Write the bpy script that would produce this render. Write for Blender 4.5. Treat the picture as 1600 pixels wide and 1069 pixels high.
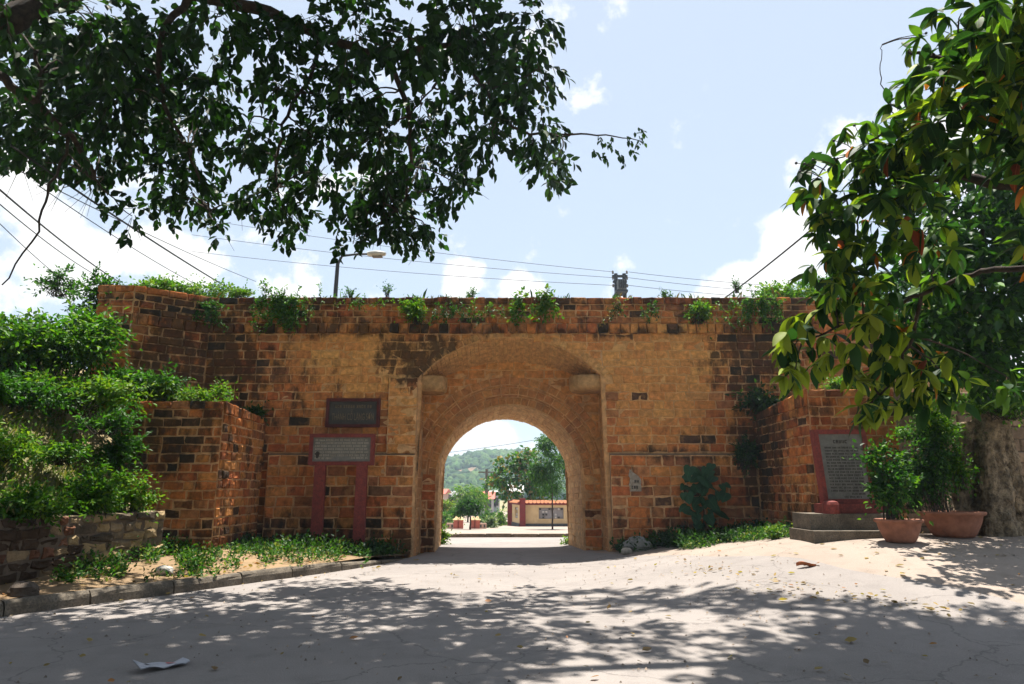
import bpy, math, random
import numpy as np
from mathutils import Vector, Matrix

random.seed(7)
RNG = np.random.default_rng(11)
R = math.radians
S = bpy.context.scene
COL = S.collection
for o in list(bpy.data.objects):
    bpy.data.objects.remove(o)

# ------------------------------------------------------------------ camera
CAM_H, PITCH, FPX = 1.55, R(12.2), 1067.0
cd = bpy.data.cameras.new('camera')
cd.sensor_width = 36.0
cd.lens = FPX / 1600.0 * 36.0
cd.clip_start = 0.05
cd.clip_end = 6000
cam = bpy.data.objects.new('camera', cd)
COL.objects.link(cam)
cam.location = (0, 0, CAM_H)
cam.rotation_euler = (R(90) + PITCH, 0, 0)
S.camera = cam

# ------------------------------------------------------------------ light
SUN_EL, SUN_AZ = R(75.5), R(13.0)          # azimuth measured from +Y (behind the wall) towards +X
EXPOSURE = 1.28
SKY_STRENGTH = 0.055
S.view_settings.view_transform = 'Standard'
S.view_settings.look = 'None'
S.view_settings.exposure = EXPOSURE
S.view_settings.gamma = 1.0
S.view_settings.use_curve_mapping = False
S.cycles.max_bounces = 6
S.cycles.diffuse_bounces = 4
S.cycles.transmission_bounces = 4
S.cycles.transparent_max_bounces = 6
S.cycles.glossy_bounces = 2
S.cycles.volume_bounces = 0
S.cycles.use_denoising = True
S.cycles.caustics_reflective = False
S.cycles.caustics_refractive = False

sd = bpy.data.lights.new('sun', 'SUN')
sd.energy = 5.0
sd.angle = R(0.5)
sd.color = (1.0, 0.95, 0.86)
sun = bpy.data.objects.new('sun', sd)
COL.objects.link(sun)
SUNV = Vector((math.sin(SUN_AZ) * math.cos(SUN_EL), math.cos(SUN_AZ) * math.cos(SUN_EL), math.sin(SUN_EL)))
sun.rotation_euler = SUNV.to_track_quat('Z', 'Y').to_euler()

# ------------------------------------------------------------------ pixel <-> place helpers (photograph is 1600 x 1069)
CP, SP = math.cos(PITCH), math.sin(PITCH)
def ray(px, py):
    a = (px - 800.0) / FPX
    b = (534.5 - py) / FPX
    return Vector((a, CP - b * SP, SP + b * CP))
def at(px, py, Y):
    r = ray(px, py)
    t = Y / r.y
    return Vector((r.x * t, Y, CAM_H + r.z * t))
def proj(x, y, z):
    dz = z - CAM_H
    d = y * CP + dz * SP
    u = -y * SP + dz * CP
    return 800 + FPX * x / d, 534.5 - FPX * u / d
def wx(px, py, Y=17.0): return at(px, py, Y).x
def wz(py, Y=17.0): return at(800, py, Y).z

# ------------------------------------------------------------------ sky with cumulus
W = bpy.data.worlds.new('World')
S.world = W
W.use_nodes = True
nt = W.node_tree
nt.nodes.clear()
def N(t, typ, **kw):
    n = t.nodes.new(typ)
    for k, v in kw.items():
        setattr(n, k, v)
    return n
out = N(nt, 'ShaderNodeOutputWorld')
bg = N(nt, 'ShaderNodeBackground')
bg.inputs['Strength'].default_value = SKY_STRENGTH
sky = N(nt, 'ShaderNodeTexSky', sky_type='NISHITA')
sky.sun_disc = False
sky.sun_elevation = SUN_EL
sky.sun_rotation = SUN_AZ
sky.air_density = 1.0
sky.dust_density = 0.8
sky.ozone_density = 1.0
tc = N(nt, 'ShaderNodeTexCoord')
noise = N(nt, 'ShaderNodeTexNoise')
noise.inputs['Scale'].default_value = 10.0
noise.inputs['Detail'].default_value = 9.0
noise.inputs['Roughness'].default_value = 0.58
nt.links.new(tc.outputs['Generated'], noise.inputs['Vector'])
def blob(px, py, rx, ry, amp):
    c = ray(px, py).normalized()
    sub = N(nt, 'ShaderNodeVectorMath', operation='SUBTRACT')
    nt.links.new(tc.outputs['Generated'], sub.inputs[0])
    sub.inputs[1].default_value = c
    mul = N(nt, 'ShaderNodeVectorMath', operation='MULTIPLY')
    nt.links.new(sub.outputs[0], mul.inputs[0])
    mul.inputs[1].default_value = (FPX / rx, FPX / rx * 0.6, FPX / ry)
    ln = N(nt, 'ShaderNodeVectorMath', operation='LENGTH')
    nt.links.new(mul.outputs[0], ln.inputs[0])
    mr = N(nt, 'ShaderNodeMapRange')
    mr.inputs['From Min'].default_value = 1.6
    mr.inputs['From Max'].default_value = 0.1
    mr.inputs['To Min'].default_value = 0.0
    mr.inputs['To Max'].default_value = amp
    nt.links.new(ln.outputs['Value'], mr.inputs['Value'])
    return mr.outputs['Result']
blobs = [(60, 330, 120, 90, .55), (250, 400, 200, 75, .6), (420, 440, 130, 50, .5), (40, 420, 150, 60, .5), (-300, 380, 300, 100, .5),
         (805, 448, 88, 44, .75), (838, 404, 36, 38, .55), (765, 430, 40, 32, .52), (1180, 430, 75, 45, .6), (1240, 375, 70, 55, .56), (1480, 300, 240, 110, .5),
         (1140, 375, 40, 30, .30), (880, 335, 44, 20, .40), (870, 70, 60, 80, .36), (990, 415, 30, 18, .38), (960, 470, 200, 30, .28),
         (700, 690, 220, 50, .40), (1900, 420, 260, 90, .5)]
acc = None
for b in blobs:
    v = blob(*b)
    if acc is None:
        acc = v
    else:
        mx = N(nt, 'ShaderNodeMath', operation='MAXIMUM')
        nt.links.new(acc, mx.inputs[0]); nt.links.new(v, mx.inputs[1])
        acc = mx.outputs[0]
# the rest of the sky: the same kind of scattered cumulus
big = N(nt, 'ShaderNodeTexNoise')
big.inputs['Scale'].default_value = 2.3
big.inputs['Detail'].default_value = 2.0
nt.links.new(tc.outputs['Generated'], big.inputs['Vector'])
bm_ = N(nt, 'ShaderNodeMapRange')
bm_.inputs['From Min'].default_value = 0.56
bm_.inputs['From Max'].default_value = 0.75
bm_.inputs['To Max'].default_value = 0.42
nt.links.new(big.outputs['Fac'], bm_.inputs['Value'])
mx = N(nt, 'ShaderNodeMath', operation='MAXIMUM')
nt.links.new(acc, mx.inputs[0]); nt.links.new(bm_.outputs['Result'], mx.inputs[1])
add = N(nt, 'ShaderNodeMath', operation='ADD')
nm_ = N(nt, 'ShaderNodeMapRange'); nm_.inputs['From Min'].default_value = .2; nm_.inputs['From Max'].default_value = .8; nm_.inputs['To Min'].default_value = -.08; nm_.inputs['To Max'].default_value = 1.08
nm_.clamp = False
nt.links.new(noise.outputs['Fac'], nm_.inputs['Value'])
nt.links.new(mx.outputs[0], add.inputs[0]); nt.links.new(nm_.outputs['Result'], add.inputs[1])
mask = N(nt, 'ShaderNodeMapRange', interpolation_type='SMOOTHSTEP')
mask.inputs['From Min'].default_value = 0.75
mask.inputs['From Max'].default_value = 0.98
nt.links.new(add.outputs[0], mask.inputs['Value'])
veil = N(nt, 'ShaderNodeMix', data_type='RGBA')       # thin high haze over the whole sky
veil.inputs['Factor'].default_value = 0.55
veil.inputs['B'].default_value = (7.3, 8.2, 9.3, 1)
nt.links.new(sky.outputs['Color'], veil.inputs['A'])
mixc = N(nt, 'ShaderNodeMix', data_type='RGBA')
mixc.inputs['B'].default_value = (9.2, 9.1, 8.9, 1)
nt.links.new(mask.outputs['Result'], mixc.inputs['Factor'])
nt.links.new(veil.outputs['Result'], mixc.inputs['A'])
nt.links.new(mixc.outputs['Result'], bg.inputs['Color'])
nt.links.new(bg.outputs[0], out.inputs['Surface'])

# ------------------------------------------------------------------ materials
MATS = {}
def mat_new(name):
    m = bpy.data.materials.new(name)
    m.use_nodes = True
    t = m.node_tree
    t.nodes.clear()
    o = N(t, 'ShaderNodeOutputMaterial')
    p = N(t, 'ShaderNodeBsdfPrincipled')
    t.links.new(p.outputs[0], o.inputs['Surface'])
    MATS[name] = m
    return m, t, p, o
def noise_node(t, scale, detail=6, rough=.6, coord='pos', dist=0.0):
    n = N(t, 'ShaderNodeTexNoise')
    n.inputs['Scale'].default_value = scale
    n.inputs['Detail'].default_value = detail
    n.inputs['Roughness'].default_value = rough
    n.inputs['Distortion'].default_value = dist
    if coord == 'pos':
        g = N(t, 'ShaderNodeNewGeometry')
        t.links.new(g.outputs['Position'], n.inputs['Vector'])
    else:
        g = N(t, 'ShaderNodeTexCoord')
        t.links.new(g.outputs['Object'], n.inputs['Vector'])
    return n
def maprange(t, src, a, b, c=0., d=1.):
    m = N(t, 'ShaderNodeMapRange')
    m.inputs['From Min'].default_value = a; m.inputs['From Max'].default_value = b
    m.inputs['To Min'].default_value = c; m.inputs['To Max'].default_value = d
    t.links.new(src, m.inputs['Value'])
    return m.outputs['Result']
def mixcol(t, fac, a, b, blend='MIX'):
    m = N(t, 'ShaderNodeMix', data_type='RGBA', blend_type=blend)
    if isinstance(fac, (int, float)): m.inputs['Factor'].default_value = fac
    else: t.links.new(fac, m.inputs['Factor'])
    for k, v in (('A', a), ('B', b)):
        if isinstance(v, (tuple, list)): m.inputs[k].default_value = (*v[:3], 1)
        else: t.links.new(v, m.inputs[k])
    return m.outputs['Result']
def bump(t, p, h, strength, dist):
    b = N(t, 'ShaderNodeBump')
    b.inputs['Strength'].default_value = strength
    b.inputs['Distance'].default_value = dist
    t.links.new(h, b.inputs['Height'])
    t.links.new(b.outputs[0], p.inputs['Normal'])
def mat_plain(name, col, col2=None, scale=6., rough=.85, bmp=.3, bdist=.01, spec=.3, contrast=(.35, .65), metal=0., fine=None):
    m, t, p, o = mat_new(name)
    n = noise_node(t, scale)
    c = mixcol(t, maprange(t, n.outputs['Fac'], *contrast), col, col2 or tuple(x * .6 for x in col))
    if fine:
        f = noise_node(t, fine[0], 4)
        c = mixcol(t, maprange(t, f.outputs['Fac'], .45, .7), c, fine[1])
    t.links.new(c, p.inputs['Base Color'])
    p.inputs['Roughness'].default_value = rough
    p.inputs['Specular IOR Level'].default_value = spec
    p.inputs['Metallic'].default_value = metal
    n2 = noise_node(t, scale * 7, 5)
    bump(t, p, n2.outputs['Fac'], bmp, bdist)
    return m
def mat_tone(name, rough=.9, nscale=9., bmp=.6, bdist=.02, dirt=(.05, .04, .03), dirtamt=.5, smear=None, stain_shade=None):
    """colour comes from the mesh's own 'tone' attribute, with grain, pits and wear on top"""
    m, t, p, o = mat_new(name)
    a = N(t, 'ShaderNodeAttribute', attribute_name='tone')
    n = noise_node(t, nscale, 8, .65)
    n2 = noise_node(t, nscale * 5, 6, .7)
    var = mixcol(t, 1.0, a.outputs['Color'], maprange(t, n.outputs['Fac'], .3, .7, .64, 1.48), 'MULTIPLY')
    if smear:
        n3 = noise_node(t, nscale * .55, 7, .7, dist=.6)
        var = mixcol(t, maprange(t, n3.outputs['Fac'], .54, .66, 0, .55), var, smear)
    pits = maprange(t, n2.outputs['Fac'], .60, .74, 0, dirtamt)
    c = mixcol(t, pits, var, dirt)
    if stain_shade:
        # black lichen and soot, plus tree shade painted at the left: patches with a ragged edge that run over bricks and joints alike
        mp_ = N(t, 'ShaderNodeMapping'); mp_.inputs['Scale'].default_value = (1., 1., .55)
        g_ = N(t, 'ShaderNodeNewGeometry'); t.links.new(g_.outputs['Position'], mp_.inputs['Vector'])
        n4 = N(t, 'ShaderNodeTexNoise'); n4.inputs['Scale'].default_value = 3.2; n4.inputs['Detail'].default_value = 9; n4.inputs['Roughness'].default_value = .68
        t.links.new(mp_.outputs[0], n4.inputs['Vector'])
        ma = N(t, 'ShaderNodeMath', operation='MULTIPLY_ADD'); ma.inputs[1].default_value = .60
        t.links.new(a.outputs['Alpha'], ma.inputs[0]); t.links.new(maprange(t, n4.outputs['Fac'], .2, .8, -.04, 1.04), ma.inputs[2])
        c = mixcol(t, maprange(t, ma.outputs[0], .76, 1.06, 0, .84), c, stain_shade)
    t.links.new(c, p.inputs['Base Color'])
    p.inputs['Roughness'].default_value = rough
    p.inputs['Specular IOR Level'].default_value = .15
    ad = N(t, 'ShaderNodeMath', operation='ADD')
    t.links.new(n.outputs['Fac'], ad.inputs[0]); t.links.new(n2.outputs['Fac'], ad.inputs[1])
    bump(t, p, ad.outputs[0], bmp, bdist)
    return m
def mat_leaf(name, trans=.35, rough=.5, spec=.2, flat=None, veins=False):
    m, t, p, o = mat_new(name)
    if flat:
        col = N(t, 'ShaderNodeRGB'); col.outputs[0].default_value = (*flat, 1); col = col.outputs[0]
        n = noise_node(t, 9, 4)
        col = mixcol(t, maprange(t, n.outputs['Fac'], .3, .7), col, tuple(x * .55 for x in flat))
        if veins:
            g2 = N(t, 'ShaderNodeTexCoord'); sx = N(t, 'ShaderNodeSeparateXYZ'); t.links.new(g2.outputs['Object'], sx.inputs[0])
            ab = N(t, 'ShaderNodeMath', operation='ABSOLUTE'); t.links.new(sx.outputs['X'], ab.inputs[0])
            col = mixcol(t, maprange(t, ab.outputs[0], .016, .006, 0, .6), col, tuple(min(1, x * 2.2 + .02) for x in flat))
            mu = N(t, 'ShaderNodeMath', operation='MULTIPLY_ADD'); mu.inputs[1].default_value = -.8
            t.links.new(ab.outputs[0], mu.inputs[0]); t.links.new(sx.outputs['Y'], mu.inputs[2])
            m9 = N(t, 'ShaderNodeMath', operation='MULTIPLY'); m9.inputs[1].default_value = 9.; t.links.new(mu.outputs[0], m9.inputs[0])
            fr = N(t, 'ShaderNodeMath', operation='FRACT'); t.links.new(m9.outputs[0], fr.inputs[0])
            col = mixcol(t, maprange(t, fr.outputs[0], .13, .02, 0, .35), col, tuple(min(1, x * 2. + .01) for x in flat))
            sp = noise_node(t, 26, 5, .7)
            col = mixcol(t, maprange(t, sp.outputs['Fac'], .60, .72, 0, .6), col, (.16, .09, .03))
    else:
        col = N(t, 'ShaderNodeAttribute', attribute_name='tone').outputs['Color']
    t.links.new(col, p.inputs['Base Color'])
    p.inputs['Roughness'].default_value = rough
    p.inputs['Specular IOR Level'].default_value = spec
    tr = N(t, 'ShaderNodeBsdfTranslucent')
    tcx = mixcol(t, 1.0, col, (1.5, 1.75, .55), 'MULTIPLY')
    t.links.new(tcx, tr.inputs['Color'])
    mx = N(t, 'ShaderNodeMixShader')
    mx.inputs[0].default_value = trans
    t.links.new(p.outputs[0], mx.inputs[1]); t.links.new(tr.outputs[0], mx.inputs[2])
    t.links.new(mx.outputs[0], o.inputs['Surface'])
    return m

M_BRICK = mat_tone('weathered_brick', nscale=8., bmp=.8, bdist=.03, smear=(.46, .235, .095), dirtamt=.4, stain_shade=(.026, .022, .015))
M_MORTAR = mat_tone('lime_mortar', nscale=5., bmp=.7, bdist=.03, dirtamt=.4, stain_shade=(.035, .028, .018))
M_STONE = mat_tone('rough_stone', nscale=6., bmp=.8, bdist=.03)
M_LEAF = mat_leaf('foliage_leaf', .34)
M_LEAFD = mat_leaf('canopy_leaf', .27, .55, .15)
M_LEAFB = mat_leaf('broad_leaf', .34, .6, .15)
M_ASPH = None
M_BARK = mat_plain('bark', (.075, .052, .036), (.03, .022, .017), 14, .95, .9, .03)
M_PALEBARK = mat_plain('pale_bark', (.40, .31, .20), (.12, .09, .058), 4, .95, 1.0, .08, fine=(13, (.07, .052, .035)))
M_TWIG = mat_plain('twig_bark', (.06, .045, .03), (.03, .025, .02), 20, .9, .4, .005)
M_RED = mat_plain('faded_red_paint', (.27, .055, .042), (.17, .035, .03), 7, .75, .4, .006, fine=(30, (.12, .03, .025)))
M_DKRED = mat_plain('old_maroon_paint', (.13, .03, .025), (.07, .02, .018), 7, .8, .4, .006)
M_PLAQUE = mat_plain('dark_stone_plaque', (.075, .07, .06), (.045, .045, .042), 8, .55, .3, .004)
M_PANEL = mat_plain('grey_stone_panel', (.21, .20, .18), (.14, .135, .125), 9, .6, .3, .004)
M_INK = mat_plain('carved_lettering', (.035, .03, .028), (.06, .05, .04), 30, .8, .1, .002)
M_PALEINK = mat_plain('pale_lettering', (.52, .46, .38), (.40, .35, .28), 30, .8, .1, .002)
M_GILT = mat_plain('worn_plaque_lettering', (.27, .20, .12), (.17, .13, .09), 25, .7, .1, .002)
M_CONC = mat_plain('old_concrete', (.20, .165, .125), (.09, .075, .058), 5, .95, .6, .015, fine=(40, (.07, .06, .05)))
M_TERRA = mat_plain('terracotta', (.36, .16, .10), (.22, .095, .06), 6, .9, .4, .008)
M_SOIL = mat_plain('pot_soil', (.08, .05, .035), (.04, .028, .02), 20, .98, .8, .02)
M_METAL = mat_plain('grey_metal', (.16, .17, .17), (.09, .09, .09), 10, .55, .1, .003, metal=.3)
M_DKMETAL = mat_plain('dark_metal', (.035, .038, .045), (.02, .02, .022), 10, .6, .1, .003)
M_CABLE = mat_plain('black_cable', (.018, .018, .02), (.03, .03, .03), 10, .6, .1, .002)
M_LAMP = mat_plain('lamp_housing', (.45, .44, .40), (.3, .29, .26), 8, .5, .1, .002)
M_PAPER = mat_plain('paper', (.52, .52, .55), (.36, .36, .40), 9, .9, .3, .004)
M_PAPERRED = mat_plain('red_print', (.5, .06, .08), (.55, .25, .25), 18, .9, .1, .002)
M_CREAM = mat_plain('cream_plaster', (.62, .46, .25), (.50, .36, .19), 2.5, .9, .3, .006)
M_TILE = mat_plain('orange_tile', (.42, .17, .07), (.28, .10, .05), 8, .85, .4, .01)
M_MAROON = mat_plain('maroon_pillar', (.22, .035, .035), (.15, .03, .03), 5, .8, .3, .006)
M_WHITEWASH = mat_plain('pale_render', (.60, .58, .55), (.45, .43, .41), 1.5, .9, .3, .01)
M_GREYWALL = mat_plain('grey_render', (.34, .33, .34), (.25, .24, .25), 1.0, .9, .3, .01)
M_REDROOF = mat_plain('red_roof', (.48, .14, .10), (.36, .11, .08), 2.0, .85, .3, .01)
M_GLASS = mat_plain('window_dark', (.03, .035, .04), (.05, .05, .055), 2, .25, .1, .002, spec=.6)
M_PEBBLE = mat_plain('dark_pebble_plinth', (.12, .12, .12), (.05, .05, .05), 18, .9, .8, .02)

def build_ground_mat(name, a, b, dark, grit, leafy=None, cracks=True):
    m, t, p, o = mat_new(name)
    big = noise_node(t, .35, 4, .6)
    mid = noise_node(t, 2.2, 7, .65)
    fine = noise_node(t, 60, 3, .6)
    c = mixcol(t, maprange(t, big.outputs['Fac'], .38, .62), a, b)
    c = mixcol(t, maprange(t, mid.outputs['Fac'], .50, .70, 0, .5), c, dark)
    sp = noise_node(t, 9, 6, .75)
    c = mixcol(t, maprange(t, sp.outputs['Fac'], .60, .74, 0, .35), c, tuple(x * .6 for x in dark))
    dust = noise_node(t, .9, 8, .7)
    c = mixcol(t, maprange(t, dust.outputs['Fac'], .52, .72, 0, .25), c, grit)
    c = mixcol(t, maprange(t, fine.outputs['Fac'], .50, .72, 0, .4), c, grit)
    if cracks:
        v = N(t, 'ShaderNodeTexVoronoi', feature='DISTANCE_TO_EDGE')
        v.inputs['Scale'].default_value = .42
        g = N(t, 'ShaderNodeNewGeometry')
        wob = noise_node(t, 1.5, 5)
        vm = N(t, 'ShaderNodeVectorMath', operation='MULTIPLY_ADD')
        vm.inputs[1].default_value = (.8, .8, .8)
        t.links.new(wob.outputs['Color'], vm.inputs[0]); t.links.new(g.outputs['Position'], vm.inputs[2])
        t.links.new(vm.outputs[0], v.inputs['Vector'])
        c = mixcol(t, maprange(t, v.outputs['Distance'], .008, .001, 0, .4), c, tuple(x * .35 for x in dark))
    t.links.new(c, p.inputs['Base Color'])
    p.inputs['Roughness'].default_value = .93
    p.inputs['Specular IOR Level'].default_value = .2
    ad = N(t, 'ShaderNodeMath', operation='ADD')
    t.links.new(mid.outputs['Fac'], ad.inputs[0]); t.links.new(fine.outputs['Fac'], ad.inputs[1])
    bump(t, p, ad.outputs[0], .6, .012)
    return m
M_ROAD = build_ground_mat('asphalt_road', (.262, .234, .218), (.222, .199, .187), (.165, .147, .138), (.33, .297, .278))
M_FORE = build_ground_mat('worn_concrete', (.31, .252, .212), (.265, .215, .18), (.19, .148, .118), (.37, .31, .265))
M_DIRT = build_ground_mat('dry_earth', (.26, .175, .10), (.20, .13, .075), (.11, .085, .04), (.33, .24, .15), cracks=False)
M_GROUND = build_ground_mat('open_ground', (.30, .23, .14), (.16, .17, .07), (.12, .13, .05), (.36, .28, .18), cracks=False)
M_BANK = build_ground_mat('bank_earth', (.30, .23, .13), (.12, .12, .05), (.07, .08, .03), (.38, .31, .19), cracks=False)

# ------------------------------------------------------------------ mesh helpers
class MB:
    def __init__(s):
        s.v = []; s.f = []; s.c = []
    def add(s, vs, fs, col=None):
        o = len(s.v)
        s.v.extend([tuple(v) for v in vs])
        s.f.extend([tuple(i + o for i in f) for f in fs])
        if col is not None: s.c.extend([(*col[:3], 0.0)] * len(vs))
    def box(s, c, size, rz=0., col=None, rot=None, taper=1.0):
        hx, hy, hz = size[0] / 2, size[1] / 2, size[2] / 2
        m = rot if rot else Matrix.Rotation(rz, 3, 'Z')
        vs = []
        for z in (-1, 1):
            k = taper if z > 0 else 1.0
            for x, y in ((-1, -1), (1, -1), (1, 1), (-1, 1)):
                vs.append(Vector(c) + m @ Vector((x * hx * k, y * hy * k, z * hz)))
        s.add(vs, [(3, 2, 1, 0), (4, 5, 6, 7), (0, 1, 5, 4), (1, 2, 6, 5), (2, 3, 7, 6), (3, 0, 4, 7)], col)
    def tube(s, pts, rad, n=6, col=None, cap=True):
        pts = [Vector(p) for p in pts]
        rings = []
        for i, p in enumerate(pts):
            d = (pts[min(i + 1, len(pts) - 1)] - pts[max(i - 1, 0)])
            if d.length < 1e-6: d = Vector((0, 0, 1))
            d.normalize()
            a = d.orthogonal().normalized() if i == 0 else (rings_a - d * rings_a.dot(d)).normalized()
            rings_a = a
            b = d.cross(a)
            r = rad[i] if isinstance(rad, (list, tuple)) else rad
            rings.append([p + a * (r * math.cos(2 * math.pi * k / n)) + b * (r * math.sin(2 * math.pi * k / n)) for k in range(n)])
        vs = [v for r_ in rings for v in r_]
        fs = []
        for i in range(len(pts) - 1):
            for k in range(n):
                k2 = (k + 1) % n
                fs.append((i * n + k, i * n + k2, (i + 1) * n + k2, (i + 1) * n + k))
        if cap:
            fs.append(tuple(range(n))[::-1]); fs.append(tuple((len(pts) - 1) * n + k for k in range(n)))
        s.add(vs, fs, col)
    def lathe(s, c, prof, n=24, col=None, wob=0.):
        vs = []; fs = []
        for r, z in prof:
            for k in range(n):
                a = 2 * math.pi * k / n
                rr = r * (1 + wob * math.sin(3 * a + z * 5))
                vs.append((c[0] + rr * math.cos(a), c[1] + rr * math.sin(a), c[2] + z))
        for i in range(len(prof) - 1):
            for k in range(n):
                k2 = (k + 1) % n
                fs.append((i * n + k, i * n + k2, (i + 1) * n + k2, (i + 1) * n + k))
        fs.append(tuple(range(n))[::-1]); fs.append(tuple((len(prof) - 1) * n + k for k in range(n)))
        s.add(vs, fs, col)
    def grid(s, P, col=None):
        """P: 2-D list of points"""
        o = len(s.v); a = len(P); b = len(P[0])
        for row in P:
            for p in row: s.v.append(tuple(p))
        for i in range(a - 1):
            for j in range(b - 1):
                s.f.append((o + i * b + j, o + i * b + j + 1, o + (i + 1) * b + j + 1, o + (i + 1) * b + j))
        if col is not None: s.c.extend([(*col[:3], 0.0)] * (a * b))
    def build(s, name, mat, parent=None, smooth=False):
        me = bpy.data.meshes.new(name)
        me.from_pydata(s.v, [], s.f)
        if s.c:
            at_ = me.color_attributes.new('tone', 'FLOAT_COLOR', 'POINT')
            at_.data.foreach_set('color', np.array(s.c, dtype=np.float32).ravel())
        if smooth: me.polygons.foreach_set('use_smooth', [True] * len(me.polygons))
        me.materials.append(mat)
        me.update()
        return link(name, me, parent)
def link(name, me, parent=None):
    o = bpy.data.objects.new(name, me)
    COL.objects.link(o)
    if parent is not None:
        o.parent = parent
        o.matrix_parent_inverse = Matrix.Translation(-world_loc(parent))
    return o
def world_loc(o):
    # every Empty used as a base is unrotated, so world position is a plain sum
    p = Vector(o.location)
    q = o
    while q.parent is not None:
        p += q.matrix_parent_inverse.translation
        q = q.parent
        p += Vector(q.location)
    return p
def tag(o, label=None, cat=None, group=None, kind=None):
    if label: o['label'] = label
    if cat: o['category'] = cat
    if group: o['group'] = group
    if kind: o['kind'] = kind
    return o
def thing(name, loc, label, cat, group=None):
    o = bpy.data.objects.new(name, None)
    o.empty_display_size = .2
    COL.objects.link(o)
    o.location = loc
    return tag(o, label, cat, group)

# value noise for tones that belong to the stones themselves
_T = RNG.random((256, 256))
def vnoise(x, y):
    x = np.asarray(x, float); y = np.asarray(y, float)
    xi = np.floor(x).astype(int); yi = np.floor(y).astype(int)
    fx = x - xi; fy = y - yi
    fx = fx * fx * (3 - 2 * fx); fy = fy * fy * (3 - 2 * fy)
    g = lambda a, b: _T[a % 256, b % 256]
    return (g(xi, yi) * (1 - fx) + g(xi + 1, yi) * fx) * (1 - fy) + (g(xi, yi + 1) * (1 - fx) + g(xi + 1, yi + 1) * fx) * fy
def fbm(x, y): return .55 * vnoise(x, y) + .3 * vnoise(x * 2.1 + 7, y * 2.1 + 3) + .15 * vnoise(x * 4.3 + 1, y * 4.3 + 9)
def smooth(t):
    t = np.clip(t, 0, 1)
    return t * t * (3 - 2 * t)
def lerp(a, b, t): return tuple(x + (y - x) * t for x, y in zip(a, b))

# ------------------------------------------------------------------ ground
def G(x, y):
    x = np.asarray(x, float); y = np.asarray(y, float)
    z = -.03 * (np.clip(y, 20, 62) - 20)
    z = z + .72 * smooth((x - .8) / 5.8) * smooth((y - 5.5) / 7.5) * (1 - .30 * smooth((y - 12.8) / 4.5)) * (1 - smooth((y - 17.5) / 6))
    z = z + .03 * (fbm(x * .3, y * .3) - .5) * (1 - smooth((np.abs(x) + np.abs(y - 12) - 40) / 20))
    return z
def sheet(name, xs, ys, dz, mat, keep=None):
    X, Y = np.meshgrid(xs, ys)
    Z = G(X, Y) + dz
    m = MB()
    m.grid([[ (X[i, j], Y[i, j], Z[i, j]) for j in range(X.shape[1])] for i in range(X.shape[0])])
    o = m.build(name, mat, None, True)
    tag(o, kind='structure')
    return o
fx_ = np.concatenate([[-2500, -1200, -600, -300, -150, -80, -40, -25], np.arange(-18, 18.01, .5), [25, 40, 80, 150, 300, 600, 1200, 2500]])
fy_ = np.concatenate([[-1500, -500, -100, -30, -14], np.arange(-8, 64.01, .5), [70, 85, 110, 160, 300, 600, 1200, 3000]])
sheet('ground', fx_, fy_, -.03, M_GROUND)

def kerb_x(y):
    """left road edge in plan"""
    pts = [(-6, -9.2), (4, -8.2), (8.6, -6.72), (10.2, -5.7), (12.2, -4.45), (14.0, -3.4), (15.2, -2.75), (16.6, -2.35), (18.2, -2.12), (20.6, -2.25), (26.6, -2.6)]
    return float(np.interp(y, [p[0] for p in pts], [p[1] for p in pts]))
def kerb_xs(y): return (kerb_x(y - .8) + kerb_x(y) + kerb_x(y + .8)) / 3
def right_x(y):
    return float(np.interp(y, [-8, 5, 8, 11, 14, 16.4, 17.2, 18.2, 20.8, 27], [9, 8, 6.4, 5.0, 3.6, 2.6, 2.3, 1.95, 1.75, 1.75]) + .12 * math.sin(y * 2.3) * (y < 16))
m = MB()
ys = np.arange(-6, 26.51, .25)
rows = []
for y in ys:
    a, b = kerb_xs(y) - .02, right_x(y)
    if y > 21.2: a -= (y - 21.2) * 4.5; b += (y - 21.2) * 4.5
    xs = np.linspace(a, b, 46)
    rows.append([(x, y, float(G(x, y)) - .004) for x in xs])
m.grid(rows)
tag(m.build('road', M_ROAD, None, True), kind='structure')
m = MB()
rows = []
for y in np.arange(-6, 17.6, .25):
    xs = np.linspace(right_x(y) - .35, 16, 46)
    rows.append([(x, y, float(G(x, y)) + (.010 if x > right_x(y) - .2 else -.012)) for x in xs])
m.grid(rows)
tag(m.build('forecourt', M_FORE, None, True), kind='structure')
# left pavement of trodden earth behind the kerb
def PZ(x, y):
    d = max(0., kerb_xs(y) - x)
    return .15 * min(1, max(0, (17.2 - y) / 2.2)) + .055 * min(d, 4) * smooth((y - 6) / 4) + .02 * float(vnoise(x * 2, y * 2)) + .002
m = MB()
rows = []
for y in np.arange(-6, 17.9, .25):
    k = kerb_xs(y) - .10
    xs = np.concatenate([np.linspace(-18, k - 2.0, 16)[:-1], np.linspace(k - 2.0, k, 18)])
    rows.append([(x, y, PZ(x, y)) for x in xs])
m.grid(rows)
tag(m.build('pavement', M_DIRT, None, True), kind='structure')
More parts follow.
